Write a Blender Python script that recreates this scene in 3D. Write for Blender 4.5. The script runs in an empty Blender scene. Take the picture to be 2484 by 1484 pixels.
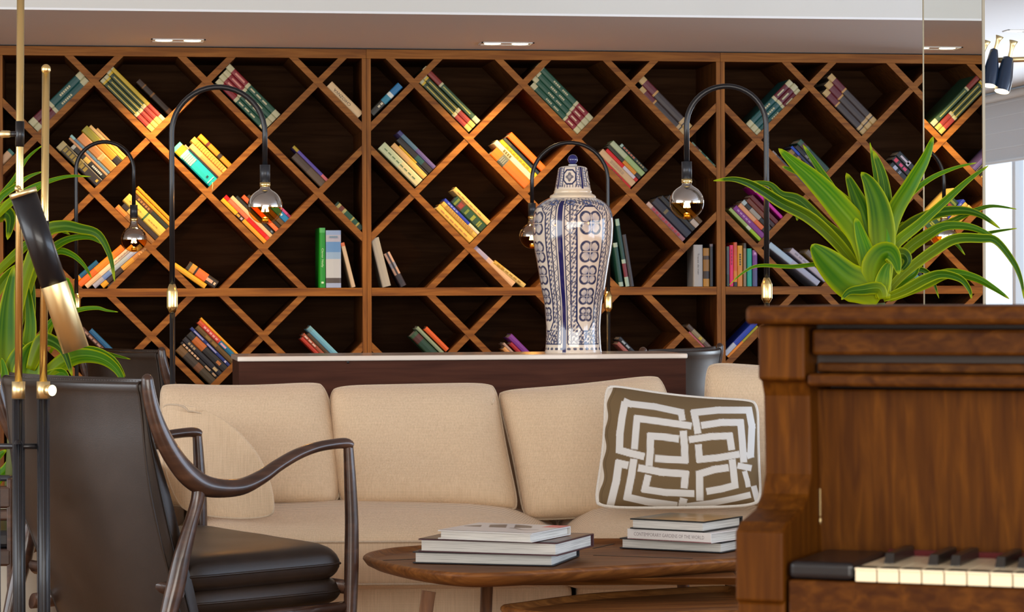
import bpy, bmesh, math, random
import numpy as np
from mathutils import Vector, Matrix, Quaternion

random.seed(7)
sc = bpy.context.scene
COL = sc.collection

# ------------------------------------------------------------------ camera
FPX = 6600.0
TH = math.atan(0.150)      # the shelf wall is seen slightly from its left
ROLL = 0.0037
ZC = 1.02                  # eye height
SH = 27.0
cam_d = bpy.data.cameras.new('camera')
cam_d.sensor_width = 36.0
cam_d.lens = FPX / 2484.0 * 36.0
cam_d.shift_y = -SH / 2484.0
cam_d.clip_start = 0.1
cam_d.clip_end = 200
cam_d.dof.use_dof = True
cam_d.dof.focus_distance = 7.4
cam_d.dof.aperture_fstop = 19.0
cam = bpy.data.objects.new('camera', cam_d)
COL.objects.link(cam)
FW = Vector((math.sin(TH), math.cos(TH), 0))
R0 = Vector((math.cos(TH), -math.sin(TH), 0))
U0 = Vector((0, 0, 1))
RR = (R0 * math.cos(ROLL) - U0 * math.sin(ROLL)).normalized()
UR = (U0 * math.cos(ROLL) + R0 * math.sin(ROLL)).normalized()
OC = Vector((0, 0, ZC))
cam.matrix_world = Matrix(((RR.x, UR.x, -FW.x, 0), (RR.y, UR.y, -FW.y, 0), (RR.z, UR.z, -FW.z, ZC), (0, 0, 0, 1)))
sc.camera = cam

# measuring helpers: a sight line through a photo point, met with a depth or a plane of the room
def ray(x, y):
    return FW + RR * ((x - 1242.0) / FPX) + UR * ((742.0 - y - SH) / FPX)
def PT(x, y, d):
    return OC + ray(x, y) * d
def ONY(x, y, Y):
    r = ray(x, y)
    return OC + r * (Y / r.y)
def ONZ(x, y, z):
    r = ray(x, y)
    return OC + r * ((z - ZC) / r.z)
def ONP(x, y, p0, n):
    r = ray(x, y)
    return OC + r * ((p0 - OC).dot(n) / r.dot(n))
def RF(r, f, z):
    v = R0 * r + FW * f
    return Vector((v.x, v.y, z))

# ------------------------------------------------------------------ world, daylight, exposure
w = bpy.data.worlds.new('world')
sc.world = w
w.use_nodes = True
bg = w.node_tree.nodes['Background']
bg.inputs[0].default_value = (0.80, 0.90, 1.0, 1)
bg.inputs[1].default_value = 1.6
sc.view_settings.view_transform = 'Standard'
sc.view_settings.look = 'None'
sc.view_settings.exposure = 0.0
sc.view_settings.gamma = 1.0
try:
    sc.cycles.max_bounces = 8
    sc.cycles.diffuse_bounces = 4
    sc.cycles.glossy_bounces = 4
    sc.cycles.transmission_bounces = 8
    sc.cycles.transparent_max_bounces = 12
    sc.cycles.sample_clamp_indirect = 4.0
    sc.cycles.caustics_reflective = False
    sc.cycles.caustics_refractive = False
except Exception:
    pass

def area(name, loc, target, sx, sy, energy, color):
    l = bpy.data.lights.new(name, 'AREA')
    l.shape = 'RECTANGLE'
    l.size = sx
    l.size_y = sy
    l.energy = energy
    l.color = color
    o = bpy.data.objects.new(name, l)
    COL.objects.link(o)
    o.location = loc
    d = Vector(target) - Vector(loc)
    o.rotation_euler = d.to_track_quat('-Z', 'Y').to_euler()
    return o
# daylight entering at the window openings behind the viewer, at the left and at the far right
area('window_daylight_rear', (0.6, -2.35, 1.45), (0.6, 5, 1.25), 7.0, 2.0, 340, (1.0, 0.93, 0.83))
area('window_daylight_left', (-4.35, 4.2, 1.45), (0, 5.2, 1.1), 6.0, 1.9, 150, (0.95, 0.97, 1.0))
area('window_daylight_right', (6.05, 5.0, 1.30), (1, 6.4, 0.9), 6.5, 1.6, 170, (0.60, 0.76, 1.0))
area('window_daylight_far', (6.0, 15.8, 1.1), (3, 15.8, 1.2), 7.2, 1.6, 160, (0.80, 0.90, 1.0))

# ------------------------------------------------------------------ materials
def lin(c):
    if isinstance(c, str):
        c = c.lstrip('#')
        c = [int(c[i:i + 2], 16) / 255.0 for i in (0, 2, 4)]
        c = [x / 12.92 if x <= 0.04045 else ((x + 0.055) / 1.055) ** 2.4 for x in c]
    return (c[0], c[1], c[2], 1.0)
MATS = {}
def bsdf(m):
    return m.node_tree.nodes['Principled BSDF']
def simple(name, col, rough=0.5, metal=0.0, coat=0.0, spec=0.5, emit=None, es=0.0):
    if name in MATS:
        return MATS[name]
    m = bpy.data.materials.new(name)
    m.use_nodes = True
    b = bsdf(m)
    b.inputs['Base Color'].default_value = lin(col)
    b.inputs['Roughness'].default_value = rough
    b.inputs['Metallic'].default_value = metal
    b.inputs['Coat Weight'].default_value = coat
    b.inputs['Specular IOR Level'].default_value = spec
    if emit:
        b.inputs['Emission Color'].default_value = lin(emit)
        b.inputs['Emission Strength'].default_value = es
    m.diffuse_color = lin(col)
    MATS[name] = m
    return m
def N(m, t, **kw):
    n = m.node_tree.nodes.new(t)
    for k, v in kw.items():
        setattr(n, k, v)
    return n
def L(m, a, b):
    m.node_tree.links.new(a, b)
def ramp(m, fac, stops):
    r = N(m, 'ShaderNodeValToRGB')
    while len(r.color_ramp.elements) < len(stops):
        r.color_ramp.elements.new(0.5)
    for e, (p, c) in zip(r.color_ramp.elements, stops):
        e.position = p
        e.color = lin(c)
    L(m, fac, r.inputs[0])
    return r
def bump(m, h, s, d=0.002):
    b = N(m, 'ShaderNodeBump')
    b.inputs['Strength'].default_value = s
    b.inputs['Distance'].default_value = d
    L(m, h, b.inputs['Height'])
    L(m, b.outputs[0], bsdf(m).inputs['Normal'])
def wood(name, c0, c1, c2, axis='X', rough=0.4, scale=1.0, coat=0.0, stretch=14.0):
    m = simple(name, c1, rough, coat=coat)
    tc = N(m, 'ShaderNodeTexCoord')
    mp = N(m, 'ShaderNodeMapping')
    s = [stretch * scale] * 3
    s['XYZ'.index(axis)] = 1.0 * scale
    mp.inputs['Scale'].default_value = s
    L(m, tc.outputs['Object'], mp.inputs[0])
    n1 = N(m, 'ShaderNodeTexNoise')
    n1.inputs['Scale'].default_value = 3.0
    n1.inputs['Detail'].default_value = 6.0
    n1.inputs['Distortion'].default_value = 0.6
    L(m, mp.outputs[0], n1.inputs['Vector'])
    r = ramp(m, n1.outputs['Fac'], [(0.30, c0), (0.52, c1), (0.72, c2)])
    L(m, r.outputs[0], bsdf(m).inputs['Base Color'])
    bump(m, n1.outputs['Fac'], 0.15, 0.0006)
    return m
def cloth(name, c0, c1, scale=900.0, strength=0.2):
    m = simple(name, c1, 0.9, spec=0.2)
    bsdf(m).inputs['Sheen Weight'].default_value = 0.2
    tc = N(m, 'ShaderNodeTexCoord')
    ws = []
    for ax in ('X', 'Z'):
        wv = N(m, 'ShaderNodeTexWave', wave_type='BANDS', bands_direction=ax)
        wv.inputs['Scale'].default_value = scale / 6.28
        wv.inputs['Distortion'].default_value = 2.5
        wv.inputs['Detail'].default_value = 2.0
        wv.inputs['Detail Scale'].default_value = 1.5
        L(m, tc.outputs['Object'], wv.inputs['Vector'])
        ws.append(wv)
    mx = N(m, 'ShaderNodeMath', operation='MULTIPLY')
    L(m, ws[0].outputs['Fac'], mx.inputs[0])
    L(m, ws[1].outputs['Fac'], mx.inputs[1])
    mp = N(m, 'ShaderNodeMapping')
    mp.inputs['Scale'].default_value = (260, 260, 14)
    L(m, tc.outputs['Object'], mp.inputs[0])
    n2 = N(m, 'ShaderNodeTexNoise')
    n2.inputs['Scale'].default_value = 1.0
    n2.inputs['Detail'].default_value = 3.0
    L(m, mp.outputs[0], n2.inputs['Vector'])
    mp3 = N(m, 'ShaderNodeMapping')
    mp3.inputs['Scale'].default_value = (14, 14, 260)
    L(m, tc.outputs['Object'], mp3.inputs[0])
    n3 = N(m, 'ShaderNodeTexNoise')
    n3.inputs['Scale'].default_value = 1.0
    n3.inputs['Detail'].default_value = 3.0
    L(m, mp3.outputs[0], n3.inputs['Vector'])
    ad = N(m, 'ShaderNodeMath', operation='MULTIPLY_ADD')
    L(m, n3.outputs['Fac'], ad.inputs[0])
    ad.inputs[1].default_value = 0.35
    sc_ = N(m, 'ShaderNodeMath', operation='MULTIPLY')
    sc_.inputs[1].default_value = 1.65
    L(m, n2.outputs['Fac'], sc_.inputs[0])
    L(m, sc_.outputs[0], ad.inputs[2])
    ad2 = N(m, 'ShaderNodeMath', operation='MULTIPLY_ADD')
    L(m, ad.outputs[0], ad2.inputs[0])
    ad2.inputs[1].default_value = 0.42
    L(m, mx.outputs[0], ad2.inputs[2])
    md = N(m, 'ShaderNodeMath', operation='MULTIPLY')
    md.inputs[1].default_value = 0.75
    L(m, ad2.outputs[0], md.inputs[0])
    r = ramp(m, md.outputs[0], [(0.15, c0), (0.75, c1)])
    L(m, r.outputs[0], bsdf(m).inputs['Base Color'])
    bump(m, md.outputs[0], strength, 0.0008)
    return m
def leather(name, c0, c1, rough=0.32):
    m = simple(name, c0, rough, spec=0.6)
    tc = N(m, 'ShaderNodeTexCoord')
    n1 = N(m, 'ShaderNodeTexNoise')
    n1.inputs['Scale'].default_value = 5.0
    n1.inputs['Detail'].default_value = 3.0
    n1.inputs['Roughness'].default_value = 0.55
    L(m, tc.outputs['Object'], n1.inputs['Vector'])
    r = ramp(m, n1.outputs['Fac'], [(0.35, c0), (0.75, c1)])
    L(m, r.outputs[0], bsdf(m).inputs['Base Color'])
    v = N(m, 'ShaderNodeTexVoronoi')
    v.inputs['Scale'].default_value = 420.0
    L(m, tc.outputs['Object'], v.inputs['Vector'])
    bump(m, v.outputs['Distance'], 0.12, 0.0006)
    rr = N(m, 'ShaderNodeMapRange')
    rr.inputs['To Min'].default_value = rough - 0.06
    rr.inputs['To Max'].default_value = rough + 0.14
    L(m, n1.outputs['Fac'], rr.inputs['Value'])
    L(m, rr.outputs[0], bsdf(m).inputs['Roughness'])
    return m
def attr_mat(name, rough, coat=0.0, spec=0.5, trans=0.0):
    m = simple(name, (0.8, 0.8, 0.8), rough, coat=coat, spec=spec)
    a = N(m, 'ShaderNodeAttribute')
    a.attribute_name = 'paint'
    L(m, a.outputs['Color'], bsdf(m).inputs['Base Color'])
    if trans:
        t = N(m, 'ShaderNodeBsdfTranslucent')
        L(m, a.outputs['Color'], t.inputs['Color'])
        mx = N(m, 'ShaderNodeMixShader')
        mx.inputs[0].default_value = trans
        L(m, bsdf(m).outputs[0], mx.inputs[1])
        L(m, t.outputs[0], mx.inputs[2])
        L(m, mx.outputs[0], m.node_tree.nodes['Material Output'].inputs['Surface'])
    return m
def paper(name, c):
    m = simple(name, c, 0.85)
    tc = N(m, 'ShaderNodeTexCoord')
    n1 = N(m, 'ShaderNodeTexNoise')
    n1.inputs['Scale'].default_value = 60.0
    n1.inputs['Detail'].default_value = 4.0
    mp = N(m, 'ShaderNodeMapping')
    mp.inputs['Scale'].default_value = (0.15, 0.15, 8.0)
    L(m, tc.outputs['Object'], mp.inputs[0])
    L(m, mp.outputs[0], n1.inputs['Vector'])
    c2 = [x * 0.72 for x in lin(c)[:3]]
    r = ramp(m, n1.outputs['Fac'], [(0.38, c2), (0.56, lin(c)[:3])])
    L(m, r.outputs[0], bsdf(m).inputs['Base Color'])
    return m

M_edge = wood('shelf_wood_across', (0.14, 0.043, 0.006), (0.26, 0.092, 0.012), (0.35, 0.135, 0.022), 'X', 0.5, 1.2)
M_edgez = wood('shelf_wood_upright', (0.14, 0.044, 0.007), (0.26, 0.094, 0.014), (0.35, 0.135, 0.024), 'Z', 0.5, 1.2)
M_inner = wood('shelf_face_shaded_across', (0.060, 0.018, 0.004), (0.105, 0.034, 0.007), (0.15, 0.052, 0.011), 'X', 0.6, 1.2)  # same wood as the front edges, darkened to paint in the shade between boards
M_innerz = wood('shelf_face_shaded_upright', (0.060, 0.018, 0.004), (0.105, 0.034, 0.007), (0.15, 0.052, 0.011), 'Z', 0.6, 1.2)
M_back = wood('shelf_back_shaded', (0.030, 0.013, 0.005), (0.048, 0.021, 0.009), (0.066, 0.030, 0.013), 'X', 0.8, 1.0)  # shelf wood again, with the deep interior shade put into its colour
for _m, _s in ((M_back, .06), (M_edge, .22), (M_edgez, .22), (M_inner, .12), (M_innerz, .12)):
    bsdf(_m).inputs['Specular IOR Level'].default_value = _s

M_cab = wood('cabinet_wood', (0.040, 0.012, 0.006), (0.060, 0.019, 0.010), (0.080, 0.027, 0.014), 'X', 0.6, 1.2)
bsdf(M_cab).inputs['Specular IOR Level'].default_value = .15
M_chairwood = wood('dark_walnut', (0.030, 0.014, 0.009), (0.055, 0.025, 0.015), (0.10, 0.048, 0.028), 'X', 0.28, 2.0, coat=0.3, stretch=6)
M_table = wood('table_walnut', (0.11, 0.036, 0.008), (0.19, 0.068, 0.015), (0.29, 0.112, 0.025), 'X', 0.5, 1.4, stretch=16)
bsdf(M_table).inputs['Specular IOR Level'].default_value = .25
M_tleg = wood('table_leg_wood', (0.10, 0.042, 0.018), (0.16, 0.07, 0.03), (0.22, 0.10, 0.045), 'Z', 0.4, 2.0)
M_inlay_shade = simple('inlay_and_gap_shade', (0.025, 0.012, 0.007), 0.5)
M_pianoz = wood('piano_wood_upright', (0.046, 0.013, 0.0010), (0.072, 0.022, 0.0015), (0.108, 0.035, 0.0025), 'Z', 0.5, 1.6, coat=0.0, stretch=22)
M_pianox = wood('piano_wood_across', (0.034, 0.009, 0.0008), (0.060, 0.018, 0.0015), (0.095, 0.031, 0.003), 'X', 0.48, 1.6, coat=0.0, stretch=20)
for _m in (M_pianoz, M_pianox):
    bsdf(_m).inputs['Specular IOR Level'].default_value = .1
M_sofa = cloth('sofa_linen', (0.54, 0.385, 0.235), (0.88, 0.68, 0.47))
M_pipe = cloth('sofa_piping', (0.45, 0.34, 0.23), (0.72, 0.58, 0.42))
M_pcream = cloth('pillow_back_cream', (0.66, 0.62, 0.55), (0.86, 0.82, 0.75))
M_leather = leather('dark_leather', (0.013, 0.008, 0.0055), (0.034, 0.021, 0.014), 0.27)
M_leather_seat = leather('seat_leather', (0.014, 0.008, 0.005), (0.036, 0.020, 0.011), 0.38)
bsdf(M_leather_seat).inputs['Specular IOR Level'].default_value = .4
M_stitch = simple('stitching', (0.10, 0.085, 0.075), 0.6)
M_brass = simple('polished_brass', (1.0, 0.78, 0.34), 0.22, 1.0)
M_brushed = simple('brushed_brass', (0.98, 0.80, 0.42), 0.36, 1.0)
M_black = simple('black_metal', (0.008, 0.008, 0.010), 0.32, 0.0, coat=0.15, spec=.4)
M_darkmetal = simple('gunmetal', (0.035, 0.038, 0.045), 0.35, 0.3)
M_marble = simple('marble', (0.72, 0.66, 0.58), 0.2, coat=0.3)
M_white = simple('white_paint', (0.74, 0.74, 0.70), 0.7)
M_soffit = simple('taupe_paint', (0.92, 0.94, 0.96), 0.75)
M_ceil = simple('ceiling_paint', (0.70, 0.72, 0.75), 0.8)
M_wall = simple('wall_paint', (0.80, 0.75, 0.67), 0.8)
M_shadowgap = simple('shadow_gap', (0.01, 0.012, 0.012), 0.7)
M_floor = wood('floor_parquet', (0.26, 0.11, 0.035), (0.36, 0.165, 0.055), (0.46, 0.23, 0.085), 'Y', 0.35, 1.0)
M_keyw = simple('ivory_key', (0.78, 0.70, 0.50), 0.28, coat=0.2)
M_keyb = simple('ebony_key', (0.012, 0.011, 0.010), 0.3)
M_felt = simple('red_felt', (0.08, 0.003, 0.004), 0.9)
M_mirror = simple('mirror', (0.88, 0.90, 0.87), 0.0, 1.0)
M_mirror_edge = simple('mirror_edge', (0.42, 0.38, 0.28), 0.3, 0.2)
M_frame = simple('window_frame_white', (0.78, 0.80, 0.82), 0.5)
M_blind = simple('blind_fabric', (0.62, 0.64, 0.67), 0.9)
M_planter = simple('planter_ceramic', (0.70, 0.66, 0.56), 0.35)
M_soil = simple('soil', (0.03, 0.02, 0.012), 0.95)
M_leaf = attr_mat('variegated_leaf', 0.42, spec=0.22, trans=0.38)
M_vase = attr_mat('blue_white_porcelain', 0.08, coat=0.6)
M_pill = attr_mat('pillow_weave', 0.9, spec=0.2)
M_navy = simple('navy_glaze', (0.018, 0.022, 0.16), 0.07, coat=0.7)
M_cover_print = attr_mat('printed_cover', 0.35, coat=0.1)
M_pages = paper('paper_edge', (0.70, 0.69, 0.64))
M_pages_sh = paper('paper_edge_warm', (0.58, 0.47, 0.33))
M_cable = simple('cable_black', (0.01, 0.01, 0.01), 0.6)
M_glow = simple('warm_lamp_face', (1.0, 0.86, 0.58), 0.4, emit=(1.0, 0.82, 0.50), es=9.0)
M_filament = simple('filament', (1.0, 0.7, 0.3), 0.4, emit=(1.0, 0.66, 0.30), es=70.0)
def glass(name, col, ior, rough=0.0):
    m = bpy.data.materials.new(name)
    m.use_nodes = True
    nt = m.node_tree
    nt.nodes.remove(bsdf(m))
    g = nt.nodes.new('ShaderNodeBsdfGlossy')
    g.inputs['Roughness'].default_value = 0.02
    t = nt.nodes.new('ShaderNodeBsdfTransparent')
    t.inputs['Color'].default_value = (*col, 1)
    fr = nt.nodes.new('ShaderNodeLayerWeight')
    fr.inputs['Blend'].default_value = 0.35
    pw = nt.nodes.new('ShaderNodeMath')
    pw.operation = 'POWER'
    pw.inputs[1].default_value = ior
    L(m, fr.outputs['Facing'], pw.inputs[0])
    mx = nt.nodes.new('ShaderNodeMixShader')
    L(m, pw.outputs[0], mx.inputs[0])
    L(m, t.outputs[0], mx.inputs[1])
    L(m, g.outputs[0], mx.inputs[2])
    L(m, mx.outputs[0], nt.nodes['Material Output'].inputs['Surface'])
    MATS[name] = m
    return m
M_amber = glass('amber_glass', (0.95, 0.62, 0.20), 3.0)
M_pane = glass('window_glass', (0.97, 0.98, 1.0), 6.0)
M_chrome = simple('bulb_chrome', (0.62, 0.60, 0.57), 0.03, 1.0)
BOOKM = {}
def bcol(c):
    k = 'cover_' + (c if isinstance(c, str) else 'x').lstrip('#')
    if k not in MATS:
        m = simple(k, c, 0.45)
    return MATS[k]

# ------------------------------------------------------------------ geometry kit
class MB:
    def __init__(s):
        s.v = []; s.f = []; s.m = []; s.sm = []; s.mats = []
    def mi(s, mat):
        if mat not in s.mats:
            s.mats.append(mat)
        return s.mats.index(mat)
    def add(s, vs, fs, mat, smooth=False):
        o = len(s.v)
        s.v += [tuple(v) for v in vs]
        k = s.mi(mat)
        for f in fs:
            s.f.append(tuple(i + o for i in f)); s.m.append(k); s.sm.append(smooth)
    def box(s, c, hx, hy, hz, mat):
        """c centre, hx hy hz half-extent vectors"""
        c, hx, hy, hz = Vector(c), Vector(hx), Vector(hy), Vector(hz)
        vs = [c + hx * a + hy * b + hz * d for a in (-1, 1) for b in (-1, 1) for d in (-1, 1)]
        fs = [(0, 1, 3, 2), (4, 6, 7, 5), (0, 4, 5, 1), (2, 3, 7, 6), (0, 2, 6, 4), (1, 5, 7, 3)]
        if hx.cross(hy).dot(hz) < 0:
            fs = [f[::-1] for f in fs]
        s.add(vs, fs, mat)
    def bb(s, x0, x1, y0, y1, z0, z1, mat):
        s.box(((x0 + x1) / 2, (y0 + y1) / 2, (z0 + z1) / 2), ((x1 - x0) / 2, 0, 0), (0, (y1 - y0) / 2, 0), (0, 0, (z1 - z0) / 2), mat)
    def prism(s, pts, ext, mat, smooth=False):
        n = len(pts)
        e = Vector(ext)
        vs = [Vector(p) for p in pts] + [Vector(p) + e for p in pts]
        s.add(vs, [tuple(range(n))[::-1], tuple(range(n, 2 * n))], mat)
        o = len(s.v) - 2 * n
        k = s.mi(mat)
        for i in range(n):
            j = (i + 1) % n
            s.f.append((o + i, o + j, o + n + j, o + n + i)); s.m.append(k); s.sm.append(smooth)
    def tube(s, pts, rad, mat, n=12, flat=None, caps=True):
        pts = [Vector(p) for p in pts]
        m = len(pts)
        if not hasattr(rad, '__len__'):
            rad = [rad] * m
        t = [(pts[min(i + 1, m - 1)] - pts[max(i - 1, 0)]).normalized() for i in range(m)]
        a = t[0].orthogonal().normalized() if flat is None else Vector(flat)
        vs = []
        for i in range(m):
            a = (a - t[i] * a.dot(t[i])).normalized()
            b = t[i].cross(a)
            r = rad[i]
            ra, rb = (r if hasattr(r, '__len__') else (r, r))
            for k in range(n):
                q = 2 * math.pi * k / n
                vs.append(pts[i] + a * (ra * math.cos(q)) + b * (rb * math.sin(q)))
        fs = [(i * n + k, i * n + (k + 1) % n, (i + 1) * n + (k + 1) % n, (i + 1) * n + k) for i in range(m - 1) for k in range(n)]
        s.add(vs, fs, mat, True)
        if caps:
            o = len(s.v) - m * n
            k = s.mi(mat)
            s.f.append(tuple(o + i for i in range(n))[::-1]); s.m.append(k); s.sm.append(False)
            s.f.append(tuple(o + (m - 1) * n + i for i in range(n))); s.m.append(k); s.sm.append(False)
    def lathe(s, c, prof, mat, n=32, axis=(0, 0, 1)):
        """prof: list of (radius, height)"""
        c = Vector(c)
        q = Vector((0, 0, 1)).rotation_difference(Vector(axis).normalized())
        vs = []
        for r, h in prof:
            for k in range(n):
                a = 2 * math.pi * k / n
                vs.append(c + q @ Vector((r * math.cos(a), r * math.sin(a), h)))
        m = len(prof)
        fs = [(i * n + k, i * n + (k + 1) % n, (i + 1) * n + (k + 1) % n, (i + 1) * n + k) for i in range(m - 1) for k in range(n)]
        s.add(vs, fs, mat, True)
    def grid(s, rows, mat, closed=False, smooth=True):
        nr, nc = len(rows), len(rows[0])
        vs = [p for r in rows for p in r]
        fs = []
        for i in range(nr - 1):
            for j in range(nc if closed else nc - 1):
                k = (j + 1) % nc
                fs.append((i * nc + j, i * nc + k, (i + 1) * nc + k, (i + 1) * nc + j))
        s.add(vs, fs, mat, smooth)

BASE = {}
def tag(o, label=None, cat=None, group=None, kind=None):
    if label: o['label'] = label
    if cat: o['category'] = cat
    if group: o['group'] = group
    if kind: o['kind'] = kind
    return o
def thing(name, label, cat, base, group=None):
    o = bpy.data.objects.new(name, None)
    o.empty_display_size = 0.05
    COL.objects.link(o)
    o.location = base
    BASE[o.name] = Vector(base)
    return tag(o, label, cat, group)
def build(name, mb, parent=None, base=None, bevel=0.0, sub=0, label=None, cat=None, group=None, kind=None, paint=None, seg=2):
    if parent is not None:
        b = BASE[parent.name]
    else:
        b = Vector(base) if base is not None else Vector((0, 0, 0))
    me = bpy.data.meshes.new(name)
    me.from_pydata([(v[0] - b.x, v[1] - b.y, v[2] - b.z) for v in mb.v], [], mb.f)
    for m in mb.mats:
        me.materials.append(m)
    me.polygons.foreach_set('material_index', mb.m)
    me.polygons.foreach_set('use_smooth', mb.sm)
    if paint is not None:
        ca = me.color_attributes.new('paint', 'FLOAT_COLOR', 'POINT')
        ca.data.foreach_set('color', np.asarray(paint, dtype=np.float32).ravel())
    me.update()
    bm = bmesh.new()
    bm.from_mesh(me)
    bmesh.ops.recalc_face_normals(bm, faces=bm.faces)
    bm.to_mesh(me)
    bm.free()
    o = bpy.data.objects.new(name, me)
    COL.objects.link(o)
    if parent is not None:
        o.parent = parent
    else:
        o.location = b
    BASE[o.name] = b
    if bevel:
        md = o.modifiers.new('bevel', 'BEVEL')
        md.width = bevel
        md.segments = seg
        md.limit_method = 'ANGLE'
        md.angle_limit = math.radians(40)
        md.harden_normals = False
    if sub:
        md = o.modifiers.new('subdivision', 'SUBSURF')
        md.levels = sub
        md.render_levels = sub
    return tag(o, label, cat, group, kind)
def copy_tree(o, parent=None):
    c = o.copy()
    COL.objects.link(c)
    c.parent = parent
    BASE[c.name] = BASE.get(o.name, Vector((0, 0, 0)))
    for ch in list(o.children):
        copy_tree(ch, c)
    return c
def cat_spline(pts, k=6, closed=False):
    P = [np.array(p, dtype=float) for p in pts]
    n = len(P)
    out = []
    rng = n if closed else n - 1
    for i in range(rng):
        if closed:
            a, b, c, d = P[(i - 1) % n], P[i], P[(i + 1) % n], P[(i + 2) % n]
        else:
            a, b, c, d = P[max(i - 1, 0)], P[i], P[i + 1], P[min(i + 2, n - 1)]
        for j in range(k):
            t = j / k
            out.append(0.5 * ((2 * b) + (c - a) * t + (2 * a - 5 * b + 4 * c - d) * t * t + (3 * b - a - 3 * c + d) * t ** 3))
    if not closed:
        out.append(P[-1])
    return out
def struct(name, mb, **kw):
    return build(name, mb, kind='structure', **kw)

# ------------------------------------------------------------------ the room
YW = 11 * math.cos(TH)      # front plane of the bookshelf wall
YB = YW + 0.40              # its back
ZCEIL = 2.42
XR, XL = 6.2, -4.5
YF, YN = 20.0, -2.5
XE = 3.56                   # where the shelf wall ends
m = MB(); m.bb(XL - .1, XR + .1, YN - .1, YF + .1, -0.08, 0.0, M_floor); struct('floor', m)
m = MB(); m.bb(XL - .1, XR + .1, YN - .1, YF + .1, ZCEIL, ZCEIL + 0.1, M_ceil); struct('ceiling', m)
# soffit above the shelves: a dropped box with white fascia and taupe underside
YS = ONZ(1242, 37, 2.012).y
m = MB()
m.prism([(XL, YS, 2.02), (3.03, YS, 2.02), (3.46, YB + .08, 2.02), (XL, YB + .08, 2.02)], (0, 0, ZCEIL - 2.02), M_white)
m.prism([(XL, YS + .002, 2.012), (3.028, YS + .002, 2.012), (3.455, YB, 2.012), (XL, YB, 2.012)], (0, 0, .008), M_soffit)
struct('trim_1', m)
m = MB(); m.bb(XL, 3.42, YW + .02, YB - .01, 1.99, 2.012, M_shadowgap); struct('gap_shade_strip', m)  # black strip painting the shade in the gap over the shelf tops
m = MB(); m.bb(XL, XE, YB, YB + .12, 0, ZCEIL, M_wall); m.bb(XE, XE + .06, YW + .05, YB + .12, 0, ZCEIL, M_white); struct('wall_shelf', m)
m = MB(); m.bb(XL, XR, YF, YF + .1, 0, ZCEIL, M_wall); struct('wall_far', m)
m = MB(); m.bb(-4.5, -3.4, YN - .1, YN, 0, ZCEIL, M_wall); m.bb(4.6, 6.2, YN - .1, YN, 0, ZCEIL, M_wall)
m.bb(-3.4, 4.6, YN - .1, YN, 2.38, ZCEIL, M_wall); m.bb(-3.4, 4.6, YN - .1, YN, 0, 0.3, M_wall); struct('wall_rear', m)
m = MB()
for x in np.linspace(-3.4, 4.6, 7): m.bb(x - .04, x + .04, YN - .08, YN - .02, 0.3, 2.38, M_frame)
struct('window_2', m)
m = MB()
m.bb(XL - .1, XL, YN, 1.0, 0, ZCEIL, M_wall); m.bb(XL - .1, XL, 7.4, YF, 0, ZCEIL, M_wall)
m.bb(XL - .1, XL, 1.0, 7.4, 2.38, ZCEIL, M_wall); m.bb(XL - .1, XL, 1.0, 7.4, 0, 0.3, M_wall); struct('wall_left', m)
m = MB()
for y in np.linspace(1.0, 7.4, 6): m.bb(XL - .08, XL - .02, y - .04, y + .04, 0.3, 2.38, M_frame)
struct('window_3', m)
m = MB()
m.bb(XR, XR + .1, YN, 1.6, 0, ZCEIL, M_wall); m.bb(XR, XR + .1, 8.4, 12.0, 0, ZCEIL, M_wall); m.bb(XR, XR + .1, 19.6, YF, 0, ZCEIL, M_wall)
m.bb(XR, XR + .1, 1.6, 8.4, 2.15, ZCEIL, M_wall); m.bb(XR, XR + .1, 1.6, 8.4, 0, 0.4, M_wall)
m.bb(XR, XR + .1, 12.0, 19.6, 0, 0.25, M_wall); m.bb(XR, XR + .1, 12.0, 19.6, 2.36, ZCEIL, M_wall); struct('wall_right', m)
m = MB()
for y in np.linspace(12.0, 19.6, 6): m.bb(XR + .02, XR + .08, y - .035, y + .035, 0.25, 2.36, M_frame)
m.bb(XR + .02, XR + .08, 12.0, 19.6, 0.25, 0.31, M_frame); m.bb(XR + .02, XR + .08, 12.0, 19.6, 2.30, 2.36, M_frame)
win = struct('window_1', m)
m = MB(); m.bb(XR + .045, XR + .055, 12.0, 19.6, 0.3, 2.32, M_pane); build('glass_pane', m, win)
m = MB(); m.bb(XR - .05, XR - .045, 12.2, 19.4, 1.93, 2.40, M_blind); m.tube([(XR - .048, 12.2, 1.93), (XR - .048, 19.4, 1.93)], .012, M_frame, 8)
m.tube([(XR - .06, 12.2, 2.38), (XR - .06, 19.4, 2.38)], .03, M_frame, 10)
for zz in (2.02, 2.13, 2.24, 2.33): m.bb(XR - .052, XR - .044, 12.2, 19.4, zz, zz + .004, M_frame)
build('roller_blind', m, base=(XR - .05, 18, 2.4), label='grey roller blind drawn part way down over the bright far window', cat='blind')
m = MB()
for y in np.linspace(1.6, 8.4, 6): m.bb(XR + .02, XR + .08, y - .035, y + .035, 0.4, 2.15, M_frame)
struct('window_4', m)

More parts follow.
